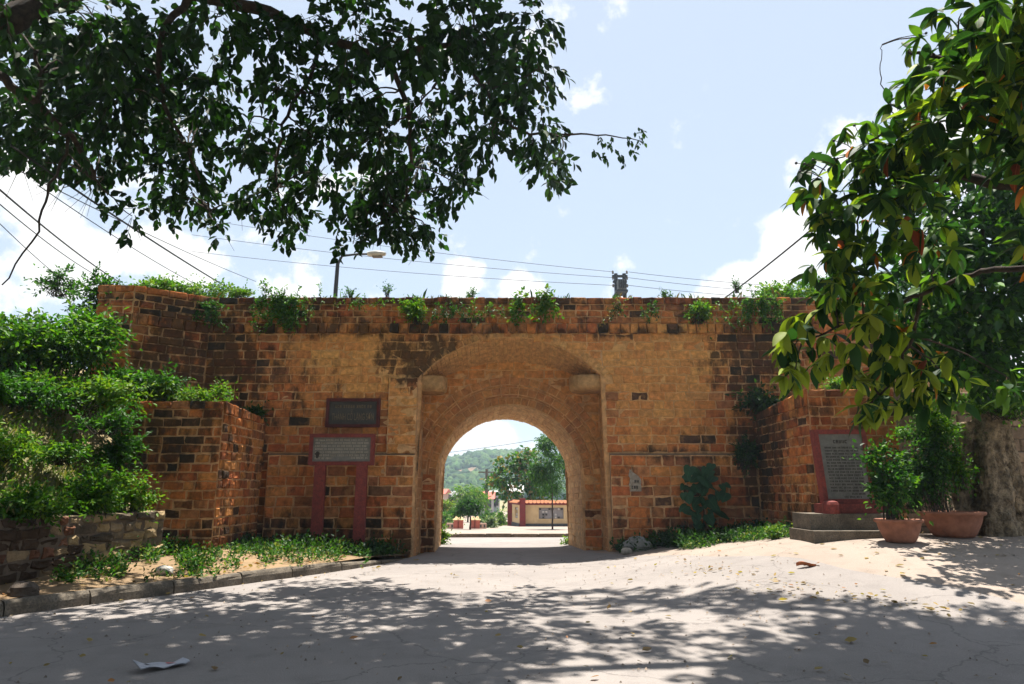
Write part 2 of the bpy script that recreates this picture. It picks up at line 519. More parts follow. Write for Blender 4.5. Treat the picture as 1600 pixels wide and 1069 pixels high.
# kerb of cast stones
kerb = thing('kerb', (kerb_xs(9), 9, 0), 'worn concrete kerb curving along the left edge of the road', 'kerb')
y = 1.0
while y < 15.9:
    L = .9 + .25 * random.random()
    m = MB()
    P = []
    nst = 5
    hh = .165 + .02 * random.random()
    for i in range(nst):
        yy = y + (L - .02) * i / (nst - 1)
        x = kerb_xs(yy); x2 = kerb_xs(yy + .05); dn = Vector((1, -(x2 - x) / .05, 0)).normalized()
        j = lambda: (random.random() - .5) * .022
        fade = min(1, max(.12, (16.3 - yy) / 2.6))
        prof = [(.03, -.08), (.02 + j(), hh * .55 * fade), (.0 + j(), (hh - .035) * fade + j() * .5), (-.035 + j() * .5, hh * fade + j() * .4), (-.15, hh * fade + j() * .4), (-.17, -.08)]
        P.append([Vector((x, yy, 0)) + dn * a + Vector((0, 0, b)) for a, b in prof])
    m.grid(P)
    o = len(m.v) - len(P[0]) * nst; npf = len(P[0])
    m.f.append(tuple(range(npf))); m.f.append(tuple((nst - 1) * npf + k for k in range(npf))[::-1])
    m.build('kerb_stone', M_CONC, kerb)
    y += L

# ------------------------------------------------------------------ masonry
PAL = [((.50, .168, .050), 6), ((.41, .12, .042), 3.0), ((.54, .225, .068), 3.5), ((.30, .115, .05), 1.4), ((.41, .17, .068), 2)]
def pick_brick():
    t = random.random() * sum(w for _, w in PAL)
    for c, w in PAL:
        t -= w
        if t <= 0: break
    k = .88 + .24 * random.random()
    return tuple(x * k for x in c)
DARK = [(430, 610, 150, 120, .52), (340, 700, 120, 150, .48), (300, 500, 130, 40, .9), (520, 500, 140, 22, .7), (310, 565, 135, 85, 1.1), (250, 505, 70, 60, .7), (385, 560, 50, 60, .35), (648, 560, 62, 60, 1.1), (705, 548, 55, 28, .8), (1165, 565, 75, 75, 1.0), (1188, 690, 55, 140, .95),  # leading ellipses paint tree shade onto the left of the wall, among real stains
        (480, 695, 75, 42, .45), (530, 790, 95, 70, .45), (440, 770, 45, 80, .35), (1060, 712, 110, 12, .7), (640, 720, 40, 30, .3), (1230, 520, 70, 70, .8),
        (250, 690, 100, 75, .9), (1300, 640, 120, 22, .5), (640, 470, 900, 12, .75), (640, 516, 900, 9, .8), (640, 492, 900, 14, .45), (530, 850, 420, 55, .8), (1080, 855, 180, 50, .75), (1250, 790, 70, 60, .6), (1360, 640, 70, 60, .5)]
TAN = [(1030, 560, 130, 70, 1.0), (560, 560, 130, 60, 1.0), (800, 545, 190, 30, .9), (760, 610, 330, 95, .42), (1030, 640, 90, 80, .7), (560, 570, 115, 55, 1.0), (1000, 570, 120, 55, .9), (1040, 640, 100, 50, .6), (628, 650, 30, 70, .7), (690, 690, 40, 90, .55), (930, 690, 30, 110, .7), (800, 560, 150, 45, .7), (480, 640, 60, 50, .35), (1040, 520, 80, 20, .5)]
def field(F, px, py):
    v = 0.
    for cx, cy, rx, ry, a in F:
        t = 1.35 - math.hypot((px - cx) / rx, (py - cy) / ry)
        if t > 0:
            t = min(1., t)
            v = max(v, a * t * t * (3 - 2 * t))
    return v
def stain_shade_at(p):
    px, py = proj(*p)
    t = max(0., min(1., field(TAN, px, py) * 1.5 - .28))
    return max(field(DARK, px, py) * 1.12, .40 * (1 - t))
def tone_at(p, mortar=False, kind='wall'):
    """albedo of a brick (or of the joint) centred at world point p; alpha holds stains and painted shade"""
    px, py = proj(*p)
    n = float(fbm(px / 26. + 3, py / 26.))
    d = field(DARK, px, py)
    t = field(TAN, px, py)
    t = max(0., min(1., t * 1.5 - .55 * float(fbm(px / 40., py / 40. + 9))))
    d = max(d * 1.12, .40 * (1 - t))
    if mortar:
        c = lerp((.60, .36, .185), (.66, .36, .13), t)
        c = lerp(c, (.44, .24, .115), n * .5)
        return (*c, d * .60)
    c = pick_brick()
    if kind == 'ring': c = lerp(c, (.33, .155, .08), .6)
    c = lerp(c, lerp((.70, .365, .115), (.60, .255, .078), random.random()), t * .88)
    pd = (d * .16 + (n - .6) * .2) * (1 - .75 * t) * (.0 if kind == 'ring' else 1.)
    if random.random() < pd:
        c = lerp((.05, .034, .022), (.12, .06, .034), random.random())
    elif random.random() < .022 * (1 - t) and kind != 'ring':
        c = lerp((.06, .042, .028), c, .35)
    return (*c, min(1., d * (.98 + .1 * random.random())))

class Masonry:
    def __init__(s, owner): s.owner = owner; s.b = []
    def brick(s, f, quad, prot, col, back=.06, bev=.016, jit=.007, top=False):
        cu = sum(q[0] for q in quad) / 4; cv = sum(q[1] for q in quad) / 4
        j = lambda k=1.: (random.random() - .5) * 2 * jit * k
        q = []
        for i in range(4):                       # corners and edge middles, each knocked about a little
            (u, v), (u2, v2) = quad[i], quad[(i + 1) % 4]
            q.append((u + j(1.3), v + j(1.3)))
            q.append(((u + u2) / 2 + j(.9), (v + v2) / 2 + j(.9)))
        vs = [f(u, v, -back) for u, v in q]
        b = bev * (.6 + .8 * random.random())
        vs += [f(u, v, prot - b * .8 + j()) for u, v in q]
        def ins(u, v):
            du, dv = cu - u, cv - v
            L = math.hypot(du, dv) + 1e-6
            k = min(.45, b * 1.4 / L)
            return u + du * k + j(.6), v + dv * k + j(.6)
        ti, tj = (random.random() - .5) * .012, (random.random() - .5) * .012
        for i, (u, v) in enumerate(q):
            a, c = ins(u, v)
            vs.append(f(a, c, prot + ti * math.cos(i * math.pi / 4) + tj * math.sin(i * math.pi / 4) + j(.5)))
        vs.append(f(cu, cv, prot + j(.8)))
        fs = [(16 + i, 16 + (i + 1) % 8, 24) for i in range(8)] + [(i, (i + 1) % 8, 8 + (i + 1) % 8, 8 + i) for i in range(8)] + [(8 + i, 8 + (i + 1) % 8, 16 + (i + 1) % 8, 16 + i) for i in range(8)]
        ar = (vs[16] - vs[20]).length * (vs[18] - vs[22]).length
        cols = []
        al = [stain_shade_at(vs[8 + i]) * (col[3] / max(.01, stain_shade_at(vs[24]))) if len(col) > 3 and col[3] > 0 else 0. for i in (0, 2, 4, 6)] if len(col) > 3 else [0.] * 4
        am = sum(al) / 4
        for i in range(25):
            k = .9 + .2 * random.random()
            e_ = i % 8
            a_ = am if i == 24 else (al[e_ // 2] if e_ % 2 == 0 else (al[e_ // 2] + al[(e_ // 2 + 1) % 4]) / 2)
            cols.append((col[0] * k, col[1] * k, col[2] * k, min(1.2, a_)))
        s.b.append((ar, vs, fs, cols))
    def courses(s, f, zlist, intervals, lr=(.24, .56), gap=.030, prot=(.012, .045), kind='wall', tan_flat=True, header=None):
        for (z0, z1) in zlist:
            zm = (z0 + z1) / 2
            lo, hi = header if header else lr
            for (u0, u1) in intervals(zm):
                u = u0
                first = True
                while u < u1 - .03:
                    L = lo + (hi - lo) * random.random()
                    if first: L *= .4 + .6 * random.random(); first = False
                    if u1 - (u + L) < lo * .6: L = u1 - u
                    L = min(L, u1 - u)
                    p = f(u + L / 2, zm, 0)
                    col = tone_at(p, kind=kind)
                    px, py = proj(*p)
                    t = field(TAN, px, py) if tan_flat else 0
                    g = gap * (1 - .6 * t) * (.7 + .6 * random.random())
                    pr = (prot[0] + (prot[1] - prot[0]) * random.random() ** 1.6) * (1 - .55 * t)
                    w = lambda: (random.random() - .5) * .018
                    s.brick(f, [(u + g / 2, z0 + g / 2 + w()), (u + L - g / 2, z0 + g / 2 + w()), (u + L - g / 2, z1 - g / 2 + w()), (u + g / 2, z1 - g / 2 + w())], pr, col, jit=.011)
                    u += L
    def finish(s, mat, nmax=300, name='brick', rest='bricks'):
        s.b.sort(key=lambda b: -b[0])
        for ar, vs, fs, cols in s.b[:nmax]:
            m = MB(); m.v = [tuple(v) for v in vs]; m.f = fs; m.c = cols
            m.build(name, mat, s.owner)
        m = MB()
        for ar, vs, fs, cols in s.b[nmax:]:
            o = len(m.v)
            m.v.extend(tuple(v) for v in vs); m.c.extend(cols)
            m.f.extend(tuple(i + o for i in f_) for f_ in fs)
        if m.v:
            tag(m.build(rest, mat, s.owner), kind='stuff')
def plane(ox, oy, ux=1., uy=0.):
    """vertical wall frame: u along (ux,uy), v up, n towards the viewer side"""
    L = math.hypot(ux, uy); ux /= L; uy /= L
    nx, ny = uy, -ux
    return lambda u, v, n: Vector((ox + ux * u + nx * n, oy + uy * u + ny * n, v))
def split(z0, z1, h):
    n = max(1, round((z1 - z0) / h))
    e = [z0]
    for i in range(1, n): e.append(z0 + (z1 - z0) * i / n + (random.random() - .5) * h * .14)
    e.append(z1)
    return list(zip(e[:-1], e[1:]))
def backing(m, f, us, vfun, n=0., dv=.14):
    """mortar bed: column strips from vfun(u) -> (v0, v1), tinted by the wall's own staining"""
    nv = 46
    P = []
    for u in us:
        v0, v1 = vfun(u)
        P.append([f(u, v0 + (v1 - v0) * k / nv, n + .006 * random.random()) for k in range(nv + 1)])
    m.grid(P)
    for row in P:
        for p in row: m.c.append(tone_at(p, True))

YM, YP, YR, YB = 17.0, 16.86, 18.1, 20.5      # main face, plinth face, recess back, rear face
ZT = wz(466)                                   # top of the wall
ZC0, ZC1 = wz(522), wz(506)                    # header-course cornice
ZLED = wz(711, YP)
XA, XB = wx(650, 700), wx(948, 700)            # outer recess jambs
ZS, ZK = wz(592), wz(527)                      # outer arch spring and crown
XC = (XA + XB) / 2; HW = (XB - XA) / 2
RISE = ZK - ZS; RO = (HW * HW + RISE * RISE) / (2 * RISE); ZO = ZK - RO
def hole_out(x):
    if not XA < x < XB: return None
    return ZO + math.sqrt(max(0, RO * RO - (x - XC) ** 2))
IA, IB = wx(681, 750, YR), wx(912, 750, YR)    # inner archway at the recess back
IC = (IA + IB) / 2; IR = (IB - IA) / 2; IZ = wz(632, YR) - IR
FB = wx(888, 750, YB); FA = IA - .10
FC = (FA + FB) / 2; FR = (FB - FA) / 2; FZ = wz(655, YB) - FR
def hole_in(x):
    if not IA < x < IB: return None
    return IZ + math.sqrt(max(0, IR * IR - (x - IC) ** 2))
def hole_far(x):
    if not FA < x < FB: return None
    return FZ + math.sqrt(max(0, FR * FR - (x - FC) ** 2))
XW0 = wx(332, 465); XW1 = 12.5                 # straight stretch of the main wall
XPB = wx(212, 445, 15.9); XPA = wx(157, 445, 15.9); YPR = 15.9

gate = thing('citadel_gate', (XC, YM, 0), 'long weathered orange brick gate wall with a rounded archway over the road', 'gate wall')
ms = Masonry(gate)
core = MB()
f_main = plane(0, YM)
f_plinth = plane(0, YP)
f_rec = plane(0, YR)
f_rear = plane(0, YB)
us = sorted(set(list(np.arange(XW0, XA, .16)) + [XA - .001] + list(np.linspace(XA, XB, 40)) + [XB + .001] + list(np.arange(XB + .1, XW1, .16)) + [XW1]))
backing(core, f_main, us, lambda u: (hole_out(u) if hole_out(u) else -.5, ZT))
# oblique stretch and pier on the left
dl = math.hypot(XW0 - XPB, YM - YPR)
f_obl = plane(XPB, YPR, XW0 - XPB, YM - YPR)
backing(core, f_obl, np.linspace(0, dl, 14), lambda u: (.8, ZT))
f_pier = plane(XPA, YPR)
backing(core, f_pier, np.linspace(0, XPB - XPA, 8), lambda u: (.8, ZT))
f_pierl = plane(XPA - .9, YPR + 2.6, .9, -2.6)
backing(core, f_pierl, np.linspace(0, 2.75, 8), lambda u: (.8, ZT))
# recess back with the inner arch, rear face
us = sorted(set(list(np.linspace(XA - .35, IA, 6)) + [IA - .001] + list(np.linspace(IA, IB, 40)) + [IB + .001] + list(np.linspace(IB, XB + .35, 6))))
backing(core, f_rec, us, lambda u: (hole_in(u) if hole_in(u) else -.5, ZK - .02))
us = sorted(set(list(np.linspace(-11, FA, 12)) + [FA - .001] + list(np.linspace(FA, FB, 40)) + [FB + .001] + list(np.linspace(FB, XW1, 14))))
f_rearv = lambda u, v, n: Vector((u, YB + n, v))
backing(core, f_rearv, us, lambda u: (hole_far(u) if hole_far(u) else -.8, ZT - .1))
# reveals of the recess, its soffit (drops towards the back), the barrel of the passage
ZKB = wz(566, YR)
RISEB = ZKB - (ZS - .05); ROB = (HW * HW + RISEB * RISEB) / (2 * RISEB); ZOB = ZKB - ROB
def soff(a, t, n):
    """a in 0..1 across the arch left to right, t depth 0..1, n towards the opening"""
    x = XA + (XB - XA) * a
    z1 = ZO + math.sqrt(max(0, RO * RO - (x - XC) ** 2)); z2 = ZOB + math.sqrt(max(0, ROB * ROB - (x - XC) ** 2))
    z = z1 + (z2 - z1) * t
    nx = (XC - x) / RO
    return Vector((x + nx * n, YM + (YR - YM) * t, z - n * .95))
P = [[soff(a, t, 0) for t in np.linspace(0, 1.06, 7)] for a in np.linspace(0, 1, 50)]
core.grid(P)
for row in P:
    for p in row: core.c.append(tone_at(p, True))
for X, sx in ((XA, 1), (XB, -1)):
    P = [[Vector((X + sx * .02 * t, YM + (YR - YM) * t, z)) for t in np.linspace(0, 1, 6)] for z in np.linspace(-.5, ZS + .05, 40)]
    core.grid(P)
    for row in P:
        for p in row: core.c.append(tone_at(p, True))
def barrel(s, t, n):
    """s: 0 left foot .. 1 right foot along the archway; t depth"""
    c = IC + (FC - IC) * t; r = IR + (FR - IR) * t; zs = IZ + (FZ - IZ) * t
    y = YR + (YB - YR) * t
    arc = math.pi * r; L = 2 * (zs + .5) + arc
    d = s * L
    if d < zs + .5: return Vector((c - r + n, y, -.5 + d))
    if d > zs + .5 + arc: return Vector((c + r - n, y, zs - (d - zs - .5 - arc)))
    a = math.pi - (d - zs - .5) / r
    return Vector((c + (r - n) * math.cos(a), y, zs + (r - n) * math.sin(a)))
P = [[barrel(s, t, 0) for t in np.linspace(0, 1, 8)] for s in np.linspace(0, 1, 80)]
core.grid(P)
for row in P:
    for p in row: core.c.append((*lerp(tone_at(p, True)[:3], (.58, .38, .19), .6), 0.))
# plinths, wall top
for a, b in ((wx(414, 780, YP), XA - .02), (XB + .06, wx(1186, 780, YP))):
    backing(core, f_plinth, np.arange(a, b + .05, .1), lambda u: (-.4, ZLED))
    core.grid([[(u, YP, ZLED) for u in np.linspace(a, b, 8)], [(u, YM + .02, ZLED + .05) for u in np.linspace(a, b, 8)]], (.16, .11, .07))
    for e in (a, b):
        core.grid([[(e, YP, z) for z in (-.4, ZLED)], [(e, YM + .02, z) for z in (-.4, ZLED + .05)]], (.3, .18, .10))
tops = [[(XPA - .9, YPR + 2.6, ZT), (XPA, YPR, ZT), (XPB, YPR, ZT), (XW0, YM, ZT), (0, YM, ZT), (XW1, YM, ZT)],
        [(XPA - .9, YB, ZT - .1), (XPA, YB, ZT - .1), (XPB, YB, ZT - .1), (XW0, YB, ZT - .1), (0, YB, ZT - .1), (XW1, YB, ZT - .1)]]
core.grid(tops, (.16, .12, .06))
core.grid([[(XW1, YM, -.5), (XW1, YM, ZT)], [(XW1, YB, -.5), (XW1, YB, ZT - .1)]], (.2, .13, .08))
core.build('wall_core', M_MORTAR, gate)

PIL0, PIL1 = wx(606, 650, 16.93), XA
ZPT, ZPB = wz(590, 16.93), ZLED + .04
def iv_main(z):
    if z > ZLED:
        h = XA, XB
        if z < ZS: L, Rr = XA, XB
        elif z < ZK:
            w = math.sqrt(max(0, RO * RO - (z - ZO) ** 2)); L, Rr = XC - w, XC + w
        else: return [(XW0, XW1 - 3.2)]
        ring = .20 if z > ZS - .1 else 0.
        l2 = PIL0 if ZPB < z < ZPT else L - ring
        return [(XW0, l2), (Rr + ring, XW1 - 3.2)]
    return [(XW0, wx(414, 780, YP) - .01), (wx(1186, 780, YP), XW1 - 3.2)]
H = .215
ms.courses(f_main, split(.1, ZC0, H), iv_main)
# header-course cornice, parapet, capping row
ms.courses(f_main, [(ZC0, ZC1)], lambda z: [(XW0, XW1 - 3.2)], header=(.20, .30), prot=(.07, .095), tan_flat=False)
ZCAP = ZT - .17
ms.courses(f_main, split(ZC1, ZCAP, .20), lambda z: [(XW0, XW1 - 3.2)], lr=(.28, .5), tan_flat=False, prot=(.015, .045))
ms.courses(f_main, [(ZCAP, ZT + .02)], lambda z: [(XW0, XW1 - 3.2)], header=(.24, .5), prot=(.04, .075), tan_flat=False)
for f, L in ((f_obl, dl), (f_pier, XPB - XPA), (f_pierl, 2.75)):
    ms.courses(f, split(1.2, ZC0, H), lambda z: [(0.0, L - .01)])
    ms.courses(f, [(ZC0, ZC1)], lambda z: [(0.0, L - .01)], header=(.2, .3), prot=(.07, .095), tan_flat=False)
    ms.courses(f, split(ZC1, ZCAP, .20), lambda z: [(0.0, L - .01)], lr=(.28, .5), tan_flat=False)
    ms.courses(f, [(ZCAP, ZT + .02)], lambda z: [(0.0, L - .01)], header=(.24, .5), prot=(.04, .075), tan_flat=False)
# plinth courses
PL = (wx(414, 780, YP), XA - .02); PR = (XB + .06, wx(1186, 780, YP))
ms.courses(f_plinth, split(-.1, ZLED - .01, .245), lambda z: [PL, PR], lr=(.26, .6), prot=(.012, .04), tan_flat=False)
# recess back: level courses above and beside the brick rings, then the rings
RING = IR + .74
def iv_rec(z):
    if z > IZ + RING: return [(XA + .02, XB - .02)]
    w = math.sqrt(max(0, RING * RING - (z - IZ) ** 2)) if z > IZ else IR
    r = []
    if IC - w > XA + .06: r.append((XA + .02, IC - w))
    if IC + w < XB - .06: r.append((IC + w, XB - .02))
    return r
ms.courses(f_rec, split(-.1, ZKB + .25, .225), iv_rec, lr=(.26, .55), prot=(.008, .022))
def ring(f, cx, cz, r0, r1, a0, a1, L, prot, tanamt=.0, gap=.026):
    n = max(2, int((a1 - a0) * (r0 + r1) / 2 / L))
    e = np.linspace(a0, a1, n + 1)
    for i in range(n):
        g = gap / r0 / 2
        q = [(cx + r * math.cos(a), cz + r * math.sin(a)) for r, a in ((r0 + .011, e[i + 1] - g), (r0 + .011, e[i] + g), (r1 - .011, e[i] + g), (r1 - .011, e[i + 1] - g))]
        q = [q[0], q[1], q[2], q[3]]
        c = tone_at(f((q[0][0] + q[2][0]) / 2, (q[0][1] + q[2][1]) / 2, 0), kind='ring')
        c = (*lerp(c[:3], (.56, .33, .13), tanamt * random.random()), c[3] * (.35 if f is f_rec else 1.))
        ms.brick(f, q, prot + .008 * random.random(), c, bev=.010, jit=.004)
ring(f_rec, IC, IZ, IR + .005, IR + .20, 0.03, math.pi - .03, .20, .03)
ring(f_rec, IC, IZ, IR + .20, IR + .27, 0.03, math.pi - .03, .42, .012)
ring(f_rec, IC, IZ, IR + .27, IR + .46, 0.10, math.pi - .10, .24, .022)
ring(f_rec, IC, IZ, IR + .46, IR + .53, 0.22, math.pi - .22, .42, .012)
ring(f_rec, IC, IZ, IR + .53, IR + .74, 0.42, math.pi - .42, .26, .022)
aS = math.asin((ZS - ZO) / RO)
ring(f_main, XC, ZO, RO + .005, RO + .20, aS, math.pi - aS, .21, .016, .9)
# soffit, reveals, barrel
e = np.linspace(0, 1, 45)
for i in range(44):
    for k in range(3):
        t0, t1 = (0, .3, .66, 1.0)[k], (0, .3, .66, 1.0)[k + 1]
        if i % 2: t0, t1 = (0, .42, .8, 1.0)[k], (0, .42, .8, 1.0)[k + 1]
        c = lerp(tone_at(soff(e[i], (t0 + t1) / 2, 0), kind='ring')[:3], (.60, .38, .17), .6)
        ms.brick(soff, [(e[i] + .0015, t0 + .008), (e[i + 1] - .0015, t0 + .008), (e[i + 1] - .0015, t1 - .008), (e[i] + .0015, t1 - .008)], .012 + .012 * random.random(), c, bev=.008, jit=.0006)
for X, sx in ((XA, 1), (XB, -1)):
    fr = (lambda u, v, n, X=X, sx=sx: Vector((X + sx * n, YM + u, v)))
    for (z0, z1) in split(-.1, ZS, .245):
        w = .35 + .4 * random.random()
        for (a, b) in ((.0, w), (w, YR - YM - .01)):
            c = lerp(tone_at(fr((a + b) / 2, (z0 + z1) / 2, 0), kind='ring')[:3], (.54, .31, .13), .5)
            q = [(a + .008, z0 + .008), (b - .008, z0 + .008), (b - .008, z1 - .008), (a + .008, z1 - .008)]
            ms.brick(fr, q, .012 + .012 * random.random(), c)
e = np.linspace(.0, 1, 66)
for i in range(65):
    cuts = [0, .22 + .1 * random.random(), .5 + .1 * random.random(), .8, 1.0]
    for k in range(4):
        sm = (e[i] + e[i + 1]) / 2
        c = lerp(tone_at(barrel(sm, .2, 0), kind='ring')[:3], lerp((.62, .42, .21), (.50, .30, .14), random.random()), .78)
        ms.brick(barrel, [(e[i] + .0006, cuts[k] + .004), (e[i + 1] - .0006, cuts[k] + .004), (e[i + 1] - .0006, cuts[k + 1] - .004), (e[i] + .0006, cuts[k + 1] - .004)], .012 + .016 * random.random(), c, bev=.010, jit=.0007)
# capping stones seen along the top edge sit slightly uneven
ms.finish(M_BRICK, 300)

# shallow pilaster left of the arch
f_pil = plane(0, 16.93)
mp = Masonry(gate)
mp.courses(f_pil, split(ZPB, ZPT, .25), lambda z: [(PIL0, PIL1)], lr=(.3, .75), gap=.009, prot=(.004, .012))
pm = MB()
backing(pm, f_pil, np.linspace(PIL0, PIL1, 8), lambda u: (ZPB, ZPT))
for e in (PIL0, PIL1):
    pm.grid([[(e, 16.93, z) for z in (ZPB, ZPT)], [(e, YM + .02, z) for z in (ZPB, ZPT)]], (.36, .21, .10))
pm.grid([[(x, 16.93, ZPT) for x in (PIL0, PIL1)], [(x, YM + .02, ZPT) for x in (PIL0, PIL1)]], (.2, .13, .08))
pil = pm.build('pilaster', M_MORTAR, gate)
mp.owner = pil
mp.finish(M_BRICK, 100)

# rounded corbel stones that once held the doors
def corbel(x0, x1, zb, zt, nose):
    m = MB()
    w = x1 - x0; yc = YR - .55
    prof = []
    for k in range(9):
        a = -math.pi / 2 + math.pi * k / 8
        prof.append((math.cos(a), math.sin(a)))
    P = []
    for z, sh in ((zb, .80), (zb + .05, .95), (zb + .12, 1.0), (zt - .06, 1.0), (zt - .01, .95), (zt, .86)):
        row = []
        r = .50 * sh
        base = x0 if nose > 0 else x1
        tip = x1 if nose > 0 else x0
        row.append(Vector((base, yc - r, z)))
        for c, s_ in prof:
            row.append(Vector((tip - nose * .30 + nose * c * .30 * sh, yc + s_ * r, z)))
        row.append(Vector((base, yc + r, z)))
        P.append(row)
    m.grid(P, (.44, .255, .11))
    n = len(P[0])
    m.f.append(tuple(range(n))[::-1]); m.f.append(tuple(5 * n + i for i in range(n)))
    return m.build('corbel', M_STONE, gate)
corbel(XA + .0, wx(699, 600, 17.5), wz(613, 17.4), wz(589, 17.4), 1)
corbel(wx(889, 600, 17.5), XB, wz(611, 17.4), wz(588, 17.4), -1)

# ------------------------------------------------------------------ projecting side walls (bastions)
def bastion(name, label, x_in, x_out, y_front, z_front, z_back, zlow, sgn, h=.195):
    b = thing(name, (x_in, y_front, 0), label, 'brick wall')
    mm = Masonry(b)
    c = MB()
    ff = plane(0, y_front)
    lo, hi = min(x_in, x_out), max(x_in, x_out)
    backing(c, ff, np.linspace(lo, hi, 22), lambda u: (zlow, z_front))
    # inner side face running back to the gate wall
    LY = YM - y_front
    if sgn > 0: fs_ = lambda u, v, n: Vector((x_in + n, y_front + u, v))
    else: fs_ = lambda u, v, n: Vector((x_in - n, YM - u, v))
    zt = (lambda u: z_front + (z_back - z_front) * u / LY) if sgn > 0 else (lambda u: z_back + (z_front - z_back) * u / LY)
    backing(c, fs_, np.linspace(0, LY, 26), lambda u: (zlow, zt(u)))
    c.grid([[(x_in, y_front, z_front), (x_in, YM, z_back)], [(x_out, y_front, z_front - .03), (x_out, YM, z_back - .03)]], (.17, .12, .06))
    c.grid([[(x_out, y_front, zlow), (x_out, y_front, z_front)], [(x_out, YM, zlow), (x_out, YM, z_back)]], (.2, .13, .08))
    c.build('wall_core', M_MORTAR, b)
    cap = .15
    mm.courses(ff, split(zlow + .1, z_front - cap, h), lambda z: [(lo, hi)], lr=(.22, .48), prot=(.015, .045), tan_flat=False)
    mm.courses(ff, [(z_front - cap, z_front + .015)], lambda z: [(lo, hi)], header=(.3, .6), prot=(.05, .08), tan_flat=False)
    def iv(z):
        zz = min(z_front, z_back)
        if z < zz - .02: return [(.0, LY)]
        k = (z - z_back) / (z_front - z_back) if abs(z_front - z_back) > .01 else 1
        return [(0, LY * (1 - k))] if sgn > 0 else [(LY * k, LY)]
    top = max(z_front, z_back)
    mm.courses(fs_, split(zlow + .1, min(z_front, z_back) - .10, h), iv, lr=(.2, .44), prot=(.015, .045), tan_flat=False)
    # sloping capping row on the side face
    n = 11
    for i in range(n):
        u0, u1 = LY * i / n, LY * (i + 1) / n
        q = [(u0 + .008, min(z_front, z_back) - .10), (u1 - .008, min(z_front, z_back) - .10), (u1 - .008, zt(u1) + .015), (u0 + .008, zt(u0) + .015)]
        mm.brick(fs_, q, .04 + .03 * random.random(), tone_at(fs_((u0 + u1) / 2, z_front, 0)))
    mm.finish(M_BRICK, 300)
    return b
XBL = wx(411, 700, YM); YBL = 14.5
bastion('brick_bastion', 'square orange brick buttress wall left of the two plaques, plants growing on top', XBL, wx(186, 700, YBL), YBL, wz(628, YBL), wz(657, YM), .1, 1)
XBR = wx(1182, 700, YM) - .02; YBR = 13.8
bastion('brick_bastion', 'brick buttress wall on the right behind the leaning stone tablet', XBR, wx(1405, 700, YBR), YBR, wz(609, YBR), wz(652, YM), .2, -1)

# ------------------------------------------------------------------ low rubble retaining wall, far right boundary wall
low = thing('low_retaining_wall', (-7.4, 11, 0), 'low rubble and brick retaining wall below the bushes at the left edge', 'stone wall')
A0, A1 = Vector((at(-190, 870, 8.4).x, 8.4, 0)), Vector((at(252, 850, 13.7).x, 13.7, 0))
LL = (A1 - A0).length
f_low = plane(A0.x, A0.y, A1.x - A0.x, A1.y - A0.y)
c = MB()
ZLW = 1.13
c.grid([[f_low(u, v, .004 * random.random()) for v in np.linspace(-.1, ZLW, 12)] for u in np.linspace(0, LL, 60)], (.13, .10, .075))
c.grid([[f_low(u, ZLW, 0) for u in np.linspace(0, LL, 30)], [f_low(u, ZLW + .03, -.4) for u in np.linspace(0, LL, 30)]], (.2, .16, .10))
c.build('wall_core', M_MORTAR, low)
ml = Masonry(low)
for (z0, z1) in split(.05, ZLW + .01, .165):
    u = 0.
    while u < LL - .05:
        stone = u > LL * .55
        L = (.2 + .25 * random.random()) if not stone else (.22 + .38 * random.random())
        L = min(L, LL - u)
        r = random.random()
        col = (.065, .042, .028) if r < .5 else ((.15, .07, .042) if r < .8 else (.24, .17, .10))
        if stone: col = (.30, .22, .12) if r < .3 else ((.08, .062, .045) if r < .7 else (.17, .13, .085))
        k = .8 + .4 * random.random()
        ml.brick(f_low, [(u + .012, z0 + .01), (u + L - .012, z0 + .01), (u + L - .012, z1 - .01), (u + .012, z1 - .01)], .01 + .05 * random.random(), tuple(x * k for x in col), bev=.035, jit=.024)
        u += L
ml.finish(M_STONE, 300, 'stone', 'stones')

rb = thing('boundary_wall', (10, 14.6, 0), 'grey brown block wall at the far right edge behind the pale trunk', 'block wall')
f_rb = plane(wx(1400, 700, 14.7), 14.7)
c = MB()
LR = 6.5
c.grid([[f_rb(u, v, 0) for v in (0, 1, 2, 3, 3.6)] for u in np.linspace(0, LR, 8)], (.12, .09, .065))
c.grid([[f_rb(u, 3.6, 0) for u in (0, LR)], [f_rb(u, 3.6, -.5) for u in (0, LR)]], (.12, .09, .065))
c.build('wall_core', M_MORTAR, rb)
mr_ = Masonry(rb)
for (z0, z1) in split(.3, 3.62, .26):
    u = 0.
    while u < LR - .05:
        L = min(.5 + .3 * random.random(), LR - u)
        k = .75 + .5 * random.random()
        mr_.brick(f_rb, [(u + .01, z0 + .012), (u + L - .01, z0 + .012), (u + L - .01, z1 - .012), (u + .01, z1 - .012)], .02 + .02 * random.random(), (.20 * k, .145 * k, .10 * k))
        u += L
mr_.finish(M_STONE, 300, 'block', 'blocks')

# ------------------------------------------------------------------ left bank (earth slope above the low wall)
def BZ(x, y):
    d = -(x + 6.9) + .10 * (y - 9)
    return float(1.08 + 3.6 * smooth((d - .2) / 5.5) + .25 * fbm(x * .8, y * .8))
m = MB()
rows = []
for y in np.arange(7.5, 17.6, .35):
    t = min(1, max(0, (y - A0.y) / (A1.y - A0.y)))
    xe = A0.x + (A1.x - A0.x) * t - .18
    if y > A1.y: xe = min(xe, wx(186, 700, YBL) + .3)
    xs = np.linspace(-22, xe, 34)
    rows.append([(x, y, BZ(x, y) if x < xe - .01 else 1.0) for x in xs])
m.grid(rows)
tag(m.build('embankment', M_BANK, None, True), kind='structure')

